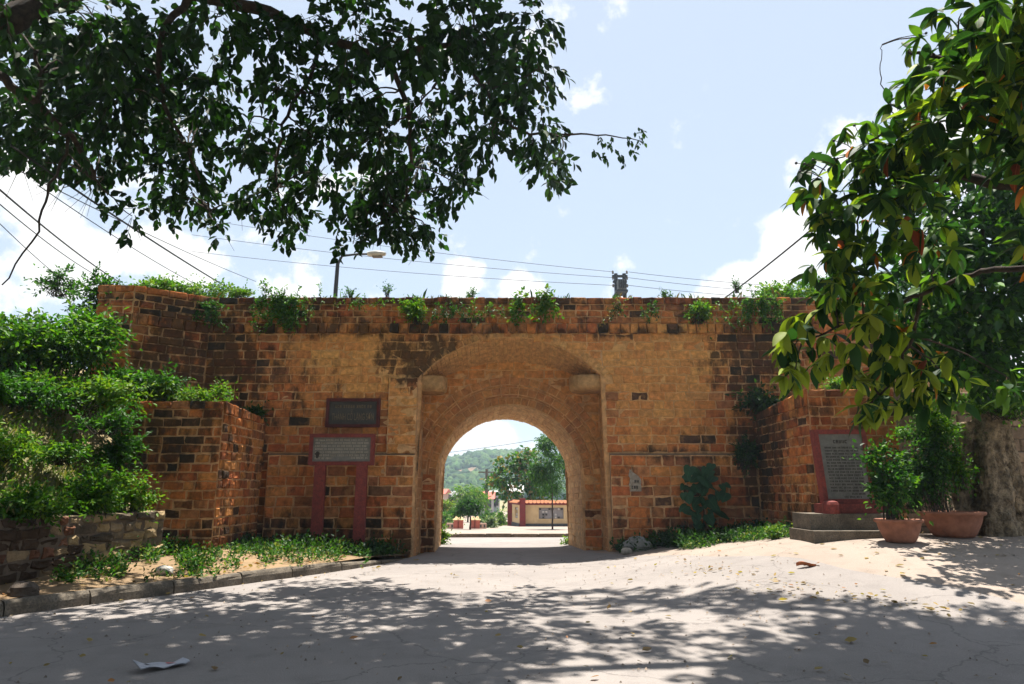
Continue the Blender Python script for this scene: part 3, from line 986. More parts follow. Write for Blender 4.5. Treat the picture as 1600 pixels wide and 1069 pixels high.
# ------------------------------------------------------------------ foliage helpers
def unit(a):
    return a / np.maximum(np.linalg.norm(a, axis=-1, keepdims=True), 1e-9)
GREEN = [(.026, .088, .012), (.045, .13, .014), (.016, .052, .012), (.085, .17, .018)]
BRIGHT = [(.07, .165, .014), (.125, .215, .018), (.04, .115, .012), (.17, .23, .03)]
DEEP = [(.018, .05, .014), (.028, .075, .016), (.014, .036, .012), (.05, .10, .016)]
DRY = [(.25, .18, .07), (.33, .22, .09), (.16, .10, .045), (.30, .13, .05)]
def pal_cols(pal, n):
    p = np.array(pal)
    i = RNG.choice(len(p), n, p=np.array([.34, .30, .22, .14])[:len(p)] / sum([.34, .30, .22, .14][:len(p)]))
    return p[i] * RNG.uniform(.75, 1.25, (n, 1))
def leaf_arrays(P, D, Nn, L, Wd, C, fold=.25, droop=.18):
    D = unit(D); Sd = unit(np.cross(D, Nn)); Nn = np.cross(Sd, D)
    L = L[:, None]; Wd = Wd[:, None]
    v = np.stack([P,
                  P + D * L * .36 + Sd * Wd + Nn * Wd * fold,
                  P + D * L * .74 + Sd * Wd * .68 + Nn * (Wd * fold - droop * L * .35),
                  P + D * L - Nn * droop * L,
                  P + D * L * .74 - Sd * Wd * .68 + Nn * (Wd * fold - droop * L * .35),
                  P + D * L * .36 - Sd * Wd + Nn * Wd * fold], 1)
    n = len(P)
    f = (np.arange(n) * 6)[:, None, None] + np.array([[0, 3, 2, 1], [0, 5, 4, 3]])[None]
    return v.reshape(-1, 3), f.reshape(-1, 4), np.repeat(C, 6, 0)
def np_mesh(name, v, f, c, mat, parent=None):
    me = bpy.data.meshes.new(name)
    k = f.shape[1]
    me.vertices.add(len(v)); me.vertices.foreach_set('co', v.astype(np.float32).ravel())
    me.loops.add(f.size); me.loops.foreach_set('vertex_index', f.astype(np.int32).ravel())
    me.polygons.add(len(f)); me.polygons.foreach_set('loop_start', np.arange(0, f.size, k, dtype=np.int32))
    if c is not None:
        a = me.color_attributes.new('tone', 'FLOAT_COLOR', 'POINT')
        a.data.foreach_set('color', np.concatenate([c, np.ones((len(c), 1))], 1).astype(np.float32).ravel())
    me.materials.append(mat)
    me.update(calc_edges=True); me.validate()
    return link(name, me, parent)
def sprig_leaves(S0, Dr, length, nleaf, L, aspect, pal, grav=.35, sag=.3, spread=1.0):
    """leaves set alternately along short twigs"""
    n = len(S0)
    Dr = unit(Dr)
    side = unit(np.cross(Dr, RNG.normal(size=(n, 3))))
    length = np.broadcast_to(length, (n,))[:, None] * RNG.uniform(.7, 1.3, (n, 1))
    out = []
    for k in range(nleaf):
        t = (k + .6) / nleaf
        pos = S0 + Dr * length * t
        pos[:, 2] -= (length[:, 0] * sag * t * t)
        s = side if k % 2 else -side
        if k == nleaf - 1: s = side * .1
        d = Dr * .75 + s * spread + RNG.normal(size=(n, 3)) * .35
        d[:, 2] -= grav
        nn = RNG.normal(size=(n, 3)) * .55
        nn[:, 2] += 1.
        ll = L * RNG.uniform(.65, 1.25, n)
        out.append((pos, d, nn, ll))
    P = np.concatenate([o[0] for o in out]); D = np.concatenate([o[1] for o in out])
    Nn = np.concatenate([o[2] for o in out]); LL = np.concatenate([o[3] for o in out])
    tips = S0 + Dr * length; tips[:, 2] -= length[:, 0] * sag
    return (P, D, Nn, LL, LL * aspect, pal_cols(pal, len(P))), tips
def twigs(A, B, r, mat, parent, name='twigs', col=None):
    d = unit(B - A); s = unit(np.cross(d, np.array([.31, .17, .93]))); t = np.cross(d, s)
    vs = []
    for k in range(3):
        a = 2 * math.pi * k / 3
        o = s * math.cos(a) + t * math.sin(a)
        vs.append(A + o * r); vs.append(B + o * r * .5)
    v = np.stack(vs, 1).reshape(-1, 3)
    n = len(A)
    f = (np.arange(n) * 6)[:, None, None] + np.array([[0, 2, 3, 1], [2, 4, 5, 3], [4, 0, 1, 5]])[None]
    return tag(np_mesh(name, v, f.reshape(-1, 4), None, mat, parent), kind='stuff')
def dome(n, lobes=5, fill=.55):
    """points in an uneven unit dome made of lobes, with outward directions"""
    c = RNG.normal(size=(lobes, 3)); c = unit(c) * RNG.uniform(.2, .85, (lobes, 1)); c[:, 2] = np.abs(c[:, 2]) * 1.1 - .25
    r = RNG.uniform(.18, .55, lobes)
    i = RNG.integers(0, lobes, n)
    d = unit(RNG.normal(size=(n, 3)))
    p = c[i] + d * (r[i] * RNG.uniform(fill, 1., n) ** .6)[:, None]
    return p, unit(d + unit(p) * .4)
def shrub(name, label, cat, base, rx, ry, rz, n, nleaf=6, L=.09, aspect=.26, pal=GREEN, up=.5, grav=.2, lobes=6, group=None, mat=None, stems=5, twl=None, fill=.5, sit=.45):
    base = Vector(base)
    t = thing(name, base, label, cat, group)
    n = int(n * 1.2)
    p, d = dome(n, lobes, fill * .6)
    sc = np.array([rx, ry, rz])
    c = np.array([base.x, base.y, base.z + rz * sit])
    P0 = c + p * sc
    P0[:, 2] = np.maximum(P0[:, 2], base.z + .02)
    dd = unit(d * sc); dd[:, 2] += up
    tw = (twl or (L * 2.6)) * np.where(RNG.random(n) < .26, RNG.uniform(1.5, 3.3, n), 1.)
    (P, D, Nn, LL, WW, C), tips = sprig_leaves(P0 - unit(dd) * (tw * .4)[:, None], dd, tw, nleaf, L, aspect, pal, grav)
    v, f, cc = leaf_arrays(P, D, Nn, LL, WW, C)
    tag(np_mesh('foliage', v, f, cc, mat or M_LEAF, t), kind='stuff')
    k = max(3, min(n, 40))
    A = np.repeat(np.array([[base.x, base.y, base.z - .05]]), k, 0) + RNG.normal(size=(k, 3)) * np.array([rx * .18, ry * .18, 0.])
    B = P0[RNG.choice(len(P0), k)]
    twigs(A, B, max(.006, L * .09), M_TWIG, t, 'stems')
    return t
def hit(px, py, y0=4., y1=70.):
    """ground point seen at a pixel"""
    r = ray(px, py)
    y = y0
    while y < y1:
        p = at(px, py, y)
        if p.z <= float(G(p.x, y)): return p
        y += .05
    return at(px, py, y1)

# ------------------------------------------------------------------ plaques and tablet
def scribble(m, f, u0, u1, v, h, n0, gap=.35):
    """a run of worn letters: short uprights and bars, set proud of the panel"""
    u = u0
    while u < u1:
        wl = 0
        for _ in range(random.randint(2, 5)):
            w = h * (.45 + .25 * random.random())
            if u + w > u1: return
            k = random.random()
            st = h * .24
            bars = [(0, 0, st, h)]
            if k < .6: bars.append((w - st, 0, w, h))
            if k > .25: bars.append((0, h - st, w, h))
            if .15 < k < .8: bars.append((0, h * .42, w, h * .42 + st))
            if k > .55: bars.append((0, 0, w, st))
            for a, b, c, d in bars:
                q = [f(u + a, v + b, n0), f(u + c, v + b, n0), f(u + c, v + d, n0), f(u + a, v + d, n0)]
                m.add(q, [(0, 1, 2, 3)])
            u += w + h * .22
        u += h * gap + .1 * h
def framed(owner, f, u0, u1, v0, v1, fw, fd, pd, mframe, mpanel, depth=.1):
    """frame of four bars and a panel set back inside it"""
    def bar(a, b, c, d):
        m = MB()
        vs = [f(a, c, -depth), f(b, c, -depth), f(b, d, -depth), f(a, d, -depth), f(a, c, fd), f(b, c, fd), f(b, d, fd), f(a, d, fd)]
        m.add(vs, [(3, 2, 1, 0), (4, 5, 6, 7), (0, 1, 5, 4), (1, 2, 6, 5), (2, 3, 7, 6), (3, 0, 4, 7)])
        m.build('frame', mframe, owner)
    bar(u0, u1, v1 - fw, v1); bar(u0, u1, v0, v0 + fw)
    bar(u0, u0 + fw, v0 + fw, v1 - fw); bar(u1 - fw, u1, v0 + fw, v1 - fw)
    m = MB()
    vs = [f(u0 + fw, v0 + fw, -depth * .6), f(u1 - fw, v0 + fw, -depth * .6), f(u1 - fw, v1 - fw, -depth * .6), f(u0 + fw, v1 - fw, -depth * .6),
          f(u0 + fw, v0 + fw, pd), f(u1 - fw, v0 + fw, pd), f(u1 - fw, v1 - fw, pd), f(u0 + fw, v1 - fw, pd)]
    m.add(vs, [(4, 5, 6, 7), (0, 1, 5, 4), (1, 2, 6, 5), (2, 3, 7, 6), (3, 0, 4, 7)])
    return m.build('panel', mpanel, owner)
YQ = 16.97
a, b = at(509, 668, YQ), at(595, 623, YQ)
pl = thing('wall_plaque', (a.x, YQ, a.z), 'dark stone plaque in a maroon frame set into the wall above the other plaque', 'plaque')
f_q = plane(0, YQ - .03)
panel = framed(pl, f_q, a.x, b.x, a.z, b.z, .075, .05, .005, M_DKRED, M_PLAQUE)
m = MB()
scribble(m, f_q, a.x + .22, b.x - .2, b.z - .24, .075, .010)
tag(m.build('lettering', M_GILT, panel), kind='stuff')
def text(body, size, x, y, z, mat, parent, width=None, name='lettering'):
    cu = bpy.data.curves.new(name, 'FONT')
    cu.body = body; cu.size = size; cu.extrude = .003; cu.align_x = 'CENTER'; cu.align_y = 'CENTER'
    cu.materials.append(mat)
    o = link(name, cu, parent)
    o.location = (x, y, z)
    o.rotation_euler = (R(90), 0, 0)
    bpy.context.view_layer.update()
    me = bpy.data.meshes.new_from_object(o)
    bpy.data.objects.remove(o)
    me.materials.clear(); me.materials.append(mat)
    xs_ = [v.co.x for v in me.vertices]
    k = width / (max(xs_) - min(xs_)) if width and xs_ else 1.
    me.transform(Matrix.Translation((x, y, z)) @ Matrix.Rotation(R(90), 4, 'X') @ Matrix.Diagonal((k, 1, 1, 1)))
    return tag(link(name, me, parent), kind='stuff')
text('THÀNH CỔ LẠNG SƠN', .24, (a.x + b.x) / 2, YQ - .042, a.z + .25, M_GILT, panel, (b.x - a.x) * .78)

YS = 16.45
a, b = at(482, 727, YS), at(586, 678, YS)
bd = thing('notice_board', (a.x, YS, float(PZ(a.x, YS))), 'grey inscribed notice board on two faded red posts against the wall', 'notice board')
f_b = plane(0, YS)
panel = framed(bd, f_b, a.x, b.x, a.z, b.z, .085, .05, .012, M_RED, M_PANEL, .09)
m = MB()
u0, u1 = a.x + .14, b.x - .14
vt = b.z - .17
for i in range(7):
    s0, s1 = u0, u1
    if i == 6: s1 = u0 + (u1 - u0) * .32
    scribble(m, f_b, s0, s1, vt - i * .072, .046, .016)
    if i == 6: scribble(m, f_b, u0 + (u1 - u0) * .68, u1, vt - i * .072 + .01, .046, .016)
tag(m.build('lettering', M_PALEINK, panel), kind='stuff')
m = MB()
cx, cz = a.x + .2, a.z + .24
m.add([f_b(cx + .05 * math.cos(k) * (1 + .4 * math.sin(3 * k)), cz + .085 * math.sin(k), .017) for k in np.linspace(0, 5.7, 9)], [tuple(range(9))])
m.build('chipped_hole', M_INK, panel)
for pxa in ((501, 490), (566, 562)):
    t, q = at(pxa[0], 727, YS), at(pxa[1], 852, YS)
    zb = min(q.z, PZ(q.x, YS)) - .1
    m = MB()
    for z0, z1 in ((zb, a.z),):
        cx = t.x
        m.box((cx, YS + .0, (z0 + z1) / 2), (.27, .14, z1 - z0 - .004), taper=.92)
    m.build('post', M_RED, bd)

YT = 13.05
bx0, bx1 = at(1291, 785, YT).x, at(1366, 785, YT).x
zb = at(1300, 787, YT).z; ztp = at(1300, 671, YT).z
st = thing('stone_tablet', (bx0, YT, float(G(bx0, YT))), 'grey inscribed stone tablet in a red frame on concrete steps', 'stone tablet')
lean, sk = R(4), 0.0
def f_t(u, v, n):
    return Vector((u - .03 * (v - zb), YT + (v - zb) * math.tan(lean) - n, v))
panel = framed(st, f_t, bx0 - .06, bx1 + .04, zb, ztp, .085, .06, .02, M_RED, M_PANEL, .12)
m = MB()
scribble(m, f_t, bx0 + .3, bx1 - .28, ztp - .26, .065, .024)
for i in range(17):
    s0, s1 = bx0 + .12, bx1 - .12
    if i == 15: s0 = bx0 + .5
    if i == 16: s0, s1 = bx0 + .35, bx1 - .2
    scribble(m, f_t, s0, s1, ztp - .36 - i * .057, .034, .024)
tag(m.build('lettering', M_INK, panel), kind='stuff')
gz = float(G(bx0, 12.7))
s_up, s_lo = at(1250, 803, 12.75).z, at(1240, 830, 12.4).z
m = MB(); m.box(((bx0 + bx1) / 2 - .02, YT + .03, (s_up + zb) / 2), (bx1 - bx0 + .22, .42, zb - s_up - .004)); m.build('base_block', M_RED, st)
m = MB(); m.lathe((bx0 - .02, YT - .22, s_up), [(.15, 0), (.15, .16), (.13, .21), (.06, .24)], 12); m.build('rounded_end', M_RED, st)
x0, x1 = at(1266, 815, 12.7).x, at(1402, 815, 12.7).x
m = MB(); m.box(((x0 + x1) / 2, 13.1, (s_up + s_lo) / 2 - .05), (x1 - x0, .8, s_up - s_lo + .1)); m.build('step', M_CONC, st)
x0, x1 = at(1272, 835, 12.4).x, at(1412, 835, 12.4).x
m = MB(); m.box(((x0 + x1) / 2, 12.95, s_lo / 2 + .06), (x1 - x0, 1.1, s_lo - .12 + .0)); m.build('step', M_CONC, st)

# torn handbill on the right plinth, daubs
a, b = at(984, 768, YP - .05), at(1001, 733, YP - .05)
pb = thing('torn_handbill', (a.x, YP - .05, a.z), 'torn white handbill pasted on the bricks right of the archway', 'poster')
m = MB()
zs = np.linspace(a.z, b.z, 8); w = b.x - a.x
P = []
for i, z in enumerate(zs):
    l = a.x + .02 * math.sin(i * 2.1); r = b.x - (0 if i < 5 else .09 * (i - 4)) + .015 * math.sin(i * 3)
    P.append([Vector((l + (r - l) * k / 3, YP - .052 - .004 * random.random(), z)) for k in range(4)])
m.grid(P); m.build('paper', mat_plain('stained_paper', (.40, .35, .29), (.24, .19, .14), 14, .9), pb)
m = MB(); f_h = plane(0, YP - .06)
scribble(m, f_h, a.x + .05, b.x - .02, a.z + .06, .075, 0); scribble(m, f_h, a.x + .12, b.x - .02, a.z + .2, .07, 0)
tag(m.build('print', M_INK, pb), kind='stuff')

# ------------------------------------------------------------------ pots
def pot(px0, px1, pyrim, pybase, Y, label, rows):
    l, r = at(px0, pyrim, Y), at(px1, pyrim, Y)
    cx = (l.x + r.x) / 2; rr = (r.x - l.x) / 2
    zg = float(G(cx, Y)) + .012; zr = l.z
    h = zr - zg
    t = thing('plant_pot', (cx, Y, zg), label, 'plant pot', 'clay pots beside the stone tablet')
    m = MB()
    m.lathe((cx, Y, zg), [(rr * .58, 0), (rr * .66, h * .12), (rr * .84, h * .55), (rr * .9, h * .82), (rr * 1.0, h * .88), (rr * 1.02, h * .97), (rr * .98, h), (rr * .88, h * .97), (rr * .84, h * .8)], 28)
    m.build('bowl', M_TERRA, t, True)
    m = MB(); m.lathe((cx, Y, zg), [(rr * .84, h * .78), (rr * .5, h * .84), (rr * .05, h * .86)], 20); m.build('soil', M_SOIL, t)
    return cx, Y, zg + h * .82, rr
p1 = pot(1369, 1438, 811, 839, 11.9, 'smaller clay pot in front of the stone tablet steps', 0)
p2 = pot(1440, 1532, 799, 832, 12.6, 'wide clay pot at the foot of the pale trunk', 0)
zt1 = at(1390, 683, 11.9).z
rz_ = zt1 - p1[2]
b_ = shrub('potted_shrub', 'upright glossy green shrub growing in the smaller clay pot', 'shrub', (p1[0] - .1, p1[1], p1[2]), .46, .40, rz_ * .62, 230, 6, .085, .30, GREEN + [], .5, .1, 12, sit=.72, fill=.15)
zt2 = at(1450, 640, 12.6).z
rz_ = zt2 - p2[2]
shrub('potted_shrub', 'tall dark leafy shrub growing in the wide clay pot', 'shrub', (p2[0] - .15, p2[1] + .1, p2[2]), .52, .45, rz_ * .62, 330, 6, .075, .32, [DEEP[1], GREEN[0], DEEP[0], BRIGHT[0]], .4, .2, 14, sit=.74, fill=.15)

# ------------------------------------------------------------------ trees
def limb(m, pts, r0, r1, n=7, wob=.0, seg=5):
    """smooth tapering branch through the given points"""
    pts = [Vector(p) for p in pts]
    out = []
    for i in range(len(pts) - 1):
        p0 = pts[max(i - 1, 0)]; p1 = pts[i]; p2 = pts[i + 1]; p3 = pts[min(i + 2, len(pts) - 1)]
        for k in range(seg):
            t = k / seg
            out.append(.5 * ((2 * p1) + (p2 - p0) * t + (2 * p0 - 5 * p1 + 4 * p2 - p3) * t * t + (3 * p1 - p0 - 3 * p2 + p3) * t ** 3))
    out.append(pts[-1])
    out = [p + Vector((random.gauss(0, wob), random.gauss(0, wob), random.gauss(0, wob))) for p in out]
    n_ = len(out) - 1
    m.tube(out, [r0 + (r1 - r0) * (i / n_) ** .8 for i in range(n_ + 1)], n)
    return out

# --- left canopy tree
tl = thing('canopy_tree', (-9.5, 4.5, .2), 'large dark leafy tree hanging over the road from the upper left', 'tree')
def LY_(py): return 8.6 + 4.6 * max(0, min(1, py / 400.))
CL = [(820, 40, 60), (845, 110, 42), (790, 110, 58), (835, 195, 46), (872, 262, 34), (770, 215, 46), (845, 245, 40), (720, 285, 44), (700, 205, 42), (655, 255, 56), (640, 345, 44), (668, 372, 30), (600, 330, 58),
      (545, 385, 28), (560, 300, 48), (535, 340, 30), (455, 345, 42), (420, 300, 44), (440, 240, 46), (500, 215, 52), (385, 315, 36), (305, 300, 44), (345, 360, 24), (205, 335, 36), (250, 310, 34), (300, 240, 52), (250, 270, 40),
      (100, 200, 80), (180, 140, 84), (60, 60, 80), (150, 40, 80), (250, 60, 70), (330, 130, 64), (330, 30, 64), (420, 60, 64), (430, 140, 44), (540, 130, 60), (560, 50, 70), (640, 60, 70), (650, 170, 44), (720, 40, 70), (745, 130, 40), (590, 220, 56),
      (510, 280, 44), (610, 275, 44), (740, 250, 36), (40, 250, 56), (150, 240, 56), (90, 290, 26), (20, 150, 60), (230, 190, 60), (390, 200, 46), (480, 40, 50), (800, 160, 40), (700, 110, 34), (370, 250, 30), (60, 200, 70), (10, 20, 70), (200, 100, 80), (300, 180, 60), (120, 110, 80), (530, 200, 50), (570, 160, 50), (770, 70, 50), (690, 150, 30), (470, 120, 40), (150, 290, 34)]
CC = []
for px, py, r in CL:
    for k in range(2 if r > 38 else 1):
        Y = LY_(py) + random.uniform(-.9, 1.6) + k * .9
        c = at(px + random.uniform(-8, 8), py + random.uniform(-8, 8), Y)
        CC.append((c, r / FPX * Y * (.82 if k == 0 else .62)))
# canopy over the road above the frame: it throws the dappled shade in the foreground
OVER = []
SH = [(930, 935, .75), (1000, 945, .6), (1060, 930, .55), (1130, 940, .6), (1200, 950, .55), (960, 990, .6), (1040, 1000, .5), (880, 1010, .6), (1330, 960, .6), (1420, 990, .8), (1500, 1010, .9), (1560, 1050, 1.0), (1380, 1050, .9), (1250, 1060, .7), (1480, 1068, .9), (1580, 985, .7),
      (820, 965, .6), (720, 940, .6), (640, 935, .6), (560, 935, .6), (480, 960, .7), (760, 1045, .5), (660, 960, .6), (1120, 1040, .5), (300, 980, .8), (200, 1000, .8), (400, 985, .7), (100, 1040, .8), (250, 1050, .8), (380, 1050, .8), (500, 1010, .7), (600, 985, .6), (430, 1064, .7), (330, 1010, .8), (20, 1010, .8), (150, 1062, .8), (560, 1060, .5), (1320, 1068, .8), (1440, 1040, .8), (1540, 1020, .9), (40, 1060, .8)]
for px, py, r in SH:
    g = hit(px, py)
    zz = 10.8 + random.uniform(0, 1.5)
    p = g + SUNV * ((zz - g.z) / SUNV.z)
    lim = CAM_H + .83 * p.y
    if p.x > -.5: lim += .9
    if zz < lim: zz = lim + .6 + random.uniform(0, .6); p = g + SUNV * ((zz - g.z) / SUNV.z); zz = max(zz, CAM_H + .85 * p.y + (1.6 if p.x > -.5 else .6)); p = g + SUNV * ((zz - g.z) / SUNV.z)
    OVER.append((p, r))
for _ in range(95):                                  # the crown goes on unseen over and behind the viewer, added to block sky light
    OVER.append((Vector((*random.choice([(random.uniform(-13, 1.2), random.uniform(-9, 7.5)), (random.uniform(-13, 9), random.uniform(-9, 2.5))]), random.uniform(9.0, 12.5))), random.uniform(1.0, 1.6)))
for _ in range(34):                                  # unseen drooping boughs added behind and left of the viewer to block sky light
    a_ = random.uniform(R(165), R(345))
    OVER.append((Vector((-2.0 + 10.5 * math.cos(a_), -1.5 + 9.5 * math.sin(a_), random.uniform(3.2, 9.5))), random.uniform(1.2, 1.7)))
for _ in range(26):                                  # and thickens over the lower left of the road
    g = hit(random.uniform(-150, 720), random.uniform(985, 1069)); zz = CAM_H + .9 * (g.y + 3.2) + random.uniform(.6, 1.6)
    OVER.append((g + SUNV * ((zz - g.z) / SUNV.z), random.uniform(.6, .9)))
for _ in range(14):  # unseen clumps added to shade the lower right of the road
    g = hit(random.uniform(1250, 1640), random.uniform(1000, 1069)); zz = CAM_H + .9 * (g.y + 3.2) + random.uniform(1.2, 2.0)
    OVER.append((g + SUNV * ((zz - g.z) / SUNV.z), random.uniform(.6, .9)))
def cluster_sprigs(cl, dens, Lt, down=.35, zs=.9):
    Ps = []; Ds = []
    for c, r in cl:
        n = max(6, int(dens * r * r))
        d = unit(RNG.normal(size=(n, 3)))
        p = d * (r * RNG.uniform(.15, 1, n) ** .45)[:, None]
        p[:, 1] *= .8; p[:, 2] *= zs
        Ps.append(np.array(c) + p)
        dd = d.copy(); dd[:, 2] = dd[:, 2] * .6 - down
        Ds.append(dd)
    return np.concatenate(Ps), np.concatenate(Ds)
P0, D0 = cluster_sprigs(CC, 116, .3, .45, 1.25)
(P, D, Nn, LL, WW, C), tips = sprig_leaves(P0, D0, .26, 6, .178, .31, [tuple(x * .75 for x in c) for c in (DEEP[0], DEEP[1], DEEP[2], GREEN[0])], .75, .4, .85)
ENV = [(-400, 330), (0, 275), (30, 262), (90, 300), (130, 292), (160, 350), (200, 385), (240, 335), (265, 425), (290, 350), (345, 400), (370, 325), (400, 365), (440, 390), (470, 395), (485, 335), (515, 370), (530, 415), (560, 412), (572, 382), (608, 372), (625, 410), (655, 398), (690, 405), (702, 345), (735, 332), (745, 285), (775, 303), (800, 245), (830, 290), (855, 312), (900, 295), (908, 240), (912, 0)]
pj = np.array([proj(*p) for p in P])
okl = pj[:, 1] < np.interp(pj[:, 0], [e[0] for e in ENV], [e[1] for e in ENV]) - 4
P, D, Nn, LL, WW, C = P[okl], D[okl], Nn[okl], LL[okl], WW[okl], C[okl]
# the outermost 300 leaves of the sunlit right-hand edge are separate pieces
ppx = np.array([proj(*p)[0] for p in P[:, :3]]) 
order = np.argsort(-ppx)
sep = order[:298]; rest = np.setdiff1d(np.arange(len(P)), sep)
v, f, cc = leaf_arrays(P[rest], D[rest], Nn[rest], LL[rest], WW[rest], C[rest])
tag(np_mesh('foliage', v, f, cc, M_LEAFD, tl), kind='stuff')
P1, D1 = cluster_sprigs(OVER, 105, .3, .2)
(Pq, Dq, Nq, Lq, Wq, Cq), _ = sprig_leaves(P1, D1, .34, 6, .17, .36, DEEP, .5, .3, .8)
v, f, cc = leaf_arrays(Pq, Dq, Nq, Lq, Wq, Cq)
tag(np_mesh('unseen_foliage', v, f, cc, M_LEAFD, tl), kind='stuff')
def leaf_template(nm, col, mat_, curl=.25, asp=.30, n=5):
    """one ovate leaf of unit length along +Y with a folded, drooping midrib"""
    m = MB()
    for i in range(n + 1):
        t = i / n
        w = asp * (math.sin(math.pi * min(1, t * .96 + .02)) ** .75) * (1.12 - .35 * t)
        z = -curl * t * t
        for k, s_ in enumerate((-1, 0, 1)):
            m.v.append((s_ * w, t, z + (abs(s_) * w * .28)))
    for i in range(n):
        for k in range(2):
            o = i * 3 + k
            m.f.append((o, o + 1, o + 4, o + 3))
    me = bpy.data.meshes.new(nm)
    me.from_pydata(m.v, [], m.f)
    me.materials.append(mat_)
    me.polygons.foreach_set('use_smooth', [True] * len(me.polygons))
    me.update()
    return me
def place_leaf(me, P, D, Nn, L, parent, W=1.):
    d = Vector(D).normalized(); s_ = d.cross(Vector(Nn)).normalized(); n_ = s_.cross(d)
    o = link('leaf', me, parent)
    M = Matrix(((s_.x * L * W, d.x * L, n_.x * L, P[0]), (s_.y * L * W, d.y * L, n_.y * L, P[1]), (s_.z * L * W, d.z * L, n_.z * L, P[2]), (0, 0, 0, 1)))
    o.matrix_basis = M
    return o
LT = [leaf_template('canopy_leaf_mesh', None, mat_leaf('canopy_leaf_%d' % i, .30, .4, .4, c), .15, .27, 3) for i, c in enumerate(DEEP)]
for i in sep:
    place_leaf(random.choice(LT), P[i], D[i], Nn[i], LL[i], tl)
tw = RNG.choice(len(P0), 900, replace=False)
twigs(P0[tw] - unit(D0[tw]) * .25, tips[tw], .006, M_TWIG, tl)
m = MB()
trunk = limb(m, [(-9.5, 4.5, -.2), (-9.4, 4.6, 2.5), (-9.0, 5.0, 5), (-8.3, 5.8, 7)], .48, .30, 12, .02)
m.build('trunk', M_BARK, tl, True)
m = MB()
fork = Vector((-8.3, 5.8, 7))
def A_(px, py, Y): return at(px, py, Y)
nodes = []
br = [([fork, A_(-60, 40, 8.2), A_(60, 10, 8.8), A_(160, -40, 9.4)], .26, .15),
      ([A_(-100, 60, 8.0), A_(-10, 115, 9.2), A_(60, 165, 9.8), A_(112, 215, 10.4), A_(150, 280, 11)], .10, .03),
      ([A_(110, 215, 10.4), A_(80, 290, 10.2), A_(55, 360, 10), A_(8, 444, 9.8)], .028, .010),
      ([A_(62, 165, 9.8), A_(65, 120, 9.6), A_(52, 80, 9.4)], .04, .02),
      ([A_(160, -40, 9.4), A_(300, -10, 9.8), A_(420, 20, 10.2), A_(510, 60, 10.6), A_(600, 85, 10.8), A_(700, 70, 11), A_(790, 60, 11)], .14, .04),
      ([A_(500, 55, 10.6), A_(490, 105, 10.9), A_(450, 180, 11.2), A_(430, 260, 11.8), A_(440, 330, 12.4)], .05, .015),
      ([A_(600, 85, 10.8), A_(640, 180, 11.4), A_(640, 260, 12), A_(620, 330, 12.6), A_(555, 370, 13)], .06, .015),
      ([A_(700, 70, 11), A_(760, 140, 11.4), A_(800, 200, 11.8), A_(880, 208, 12), A_(945, 212, 12.1), A_(1005, 222, 12.2)], .05, .007),
      ([A_(300, -10, 9.8), A_(250, 60, 10), A_(260, 160, 10.6), A_(300, 250, 11.4), A_(330, 330, 12.2)], .07, .015),
      ([A_(640, 180, 11.4), A_(700, 105, 11.2), A_(745, 92, 11.2)], .02, .006),
      ([fork, Vector((-5, 7.5, 10.5)), Vector((-1.5, 9, 12)), Vector((3, 10, 12.8)), Vector((6.5, 10.5, 12.6))], .22, .06),
      ([Vector((-5, 7.5, 10.5)), Vector((-3.5, 10, 11.5)), Vector((-1, 12.5, 12.5)), Vector((2.5, 13.5, 13.2))], .10, .04)]
for pts, r0, r1 in br:
    o = limb(m, pts, r0, r1, 7, .02)
    nodes += [(p, i / len(o)) for i, p in enumerate(o)]
NP = np.array([n[0][:] for n in nodes])
for c, r in CC + OVER:
    d = np.linalg.norm(NP - np.array(c[:]), axis=1)
    q = Vector(NP[int(np.argmin(d))])
    mid = (q + Vector(c)) / 2 + Vector((random.gauss(0, .1), random.gauss(0, .1), .12))
    limb(m, [q, mid, Vector(c)], .022, .008, 5, .01, 4)
m.build('branches', M_BARK, tl, True)
# sprig on the long bare twig reaching right
Ps = np.array([A_(px, py, 12.1)[:] for px, py in ((925, 232), (945, 222), (960, 232), (935, 212), (978, 212), (990, 205), (1000, 220), (985, 232), (940, 238), (996, 198), (955, 212), (970, 240))])
Dd = np.tile(np.array([.35, 0., -.6]), (len(Ps), 1)) + RNG.normal(size=(len(Ps), 3)) * .35
(Pq, Dq, Nq, Lq, Wq, Cq), _ = sprig_leaves(Ps, Dd, .22, 6, .13, .28, DEEP, .7, .3, .8)
v, f, cc = leaf_arrays(Pq, Dq, Nq, Lq, Wq, Cq)
tag(np_mesh('sprig_foliage', v, f, cc, M_LEAFD, tl), kind='stuff')

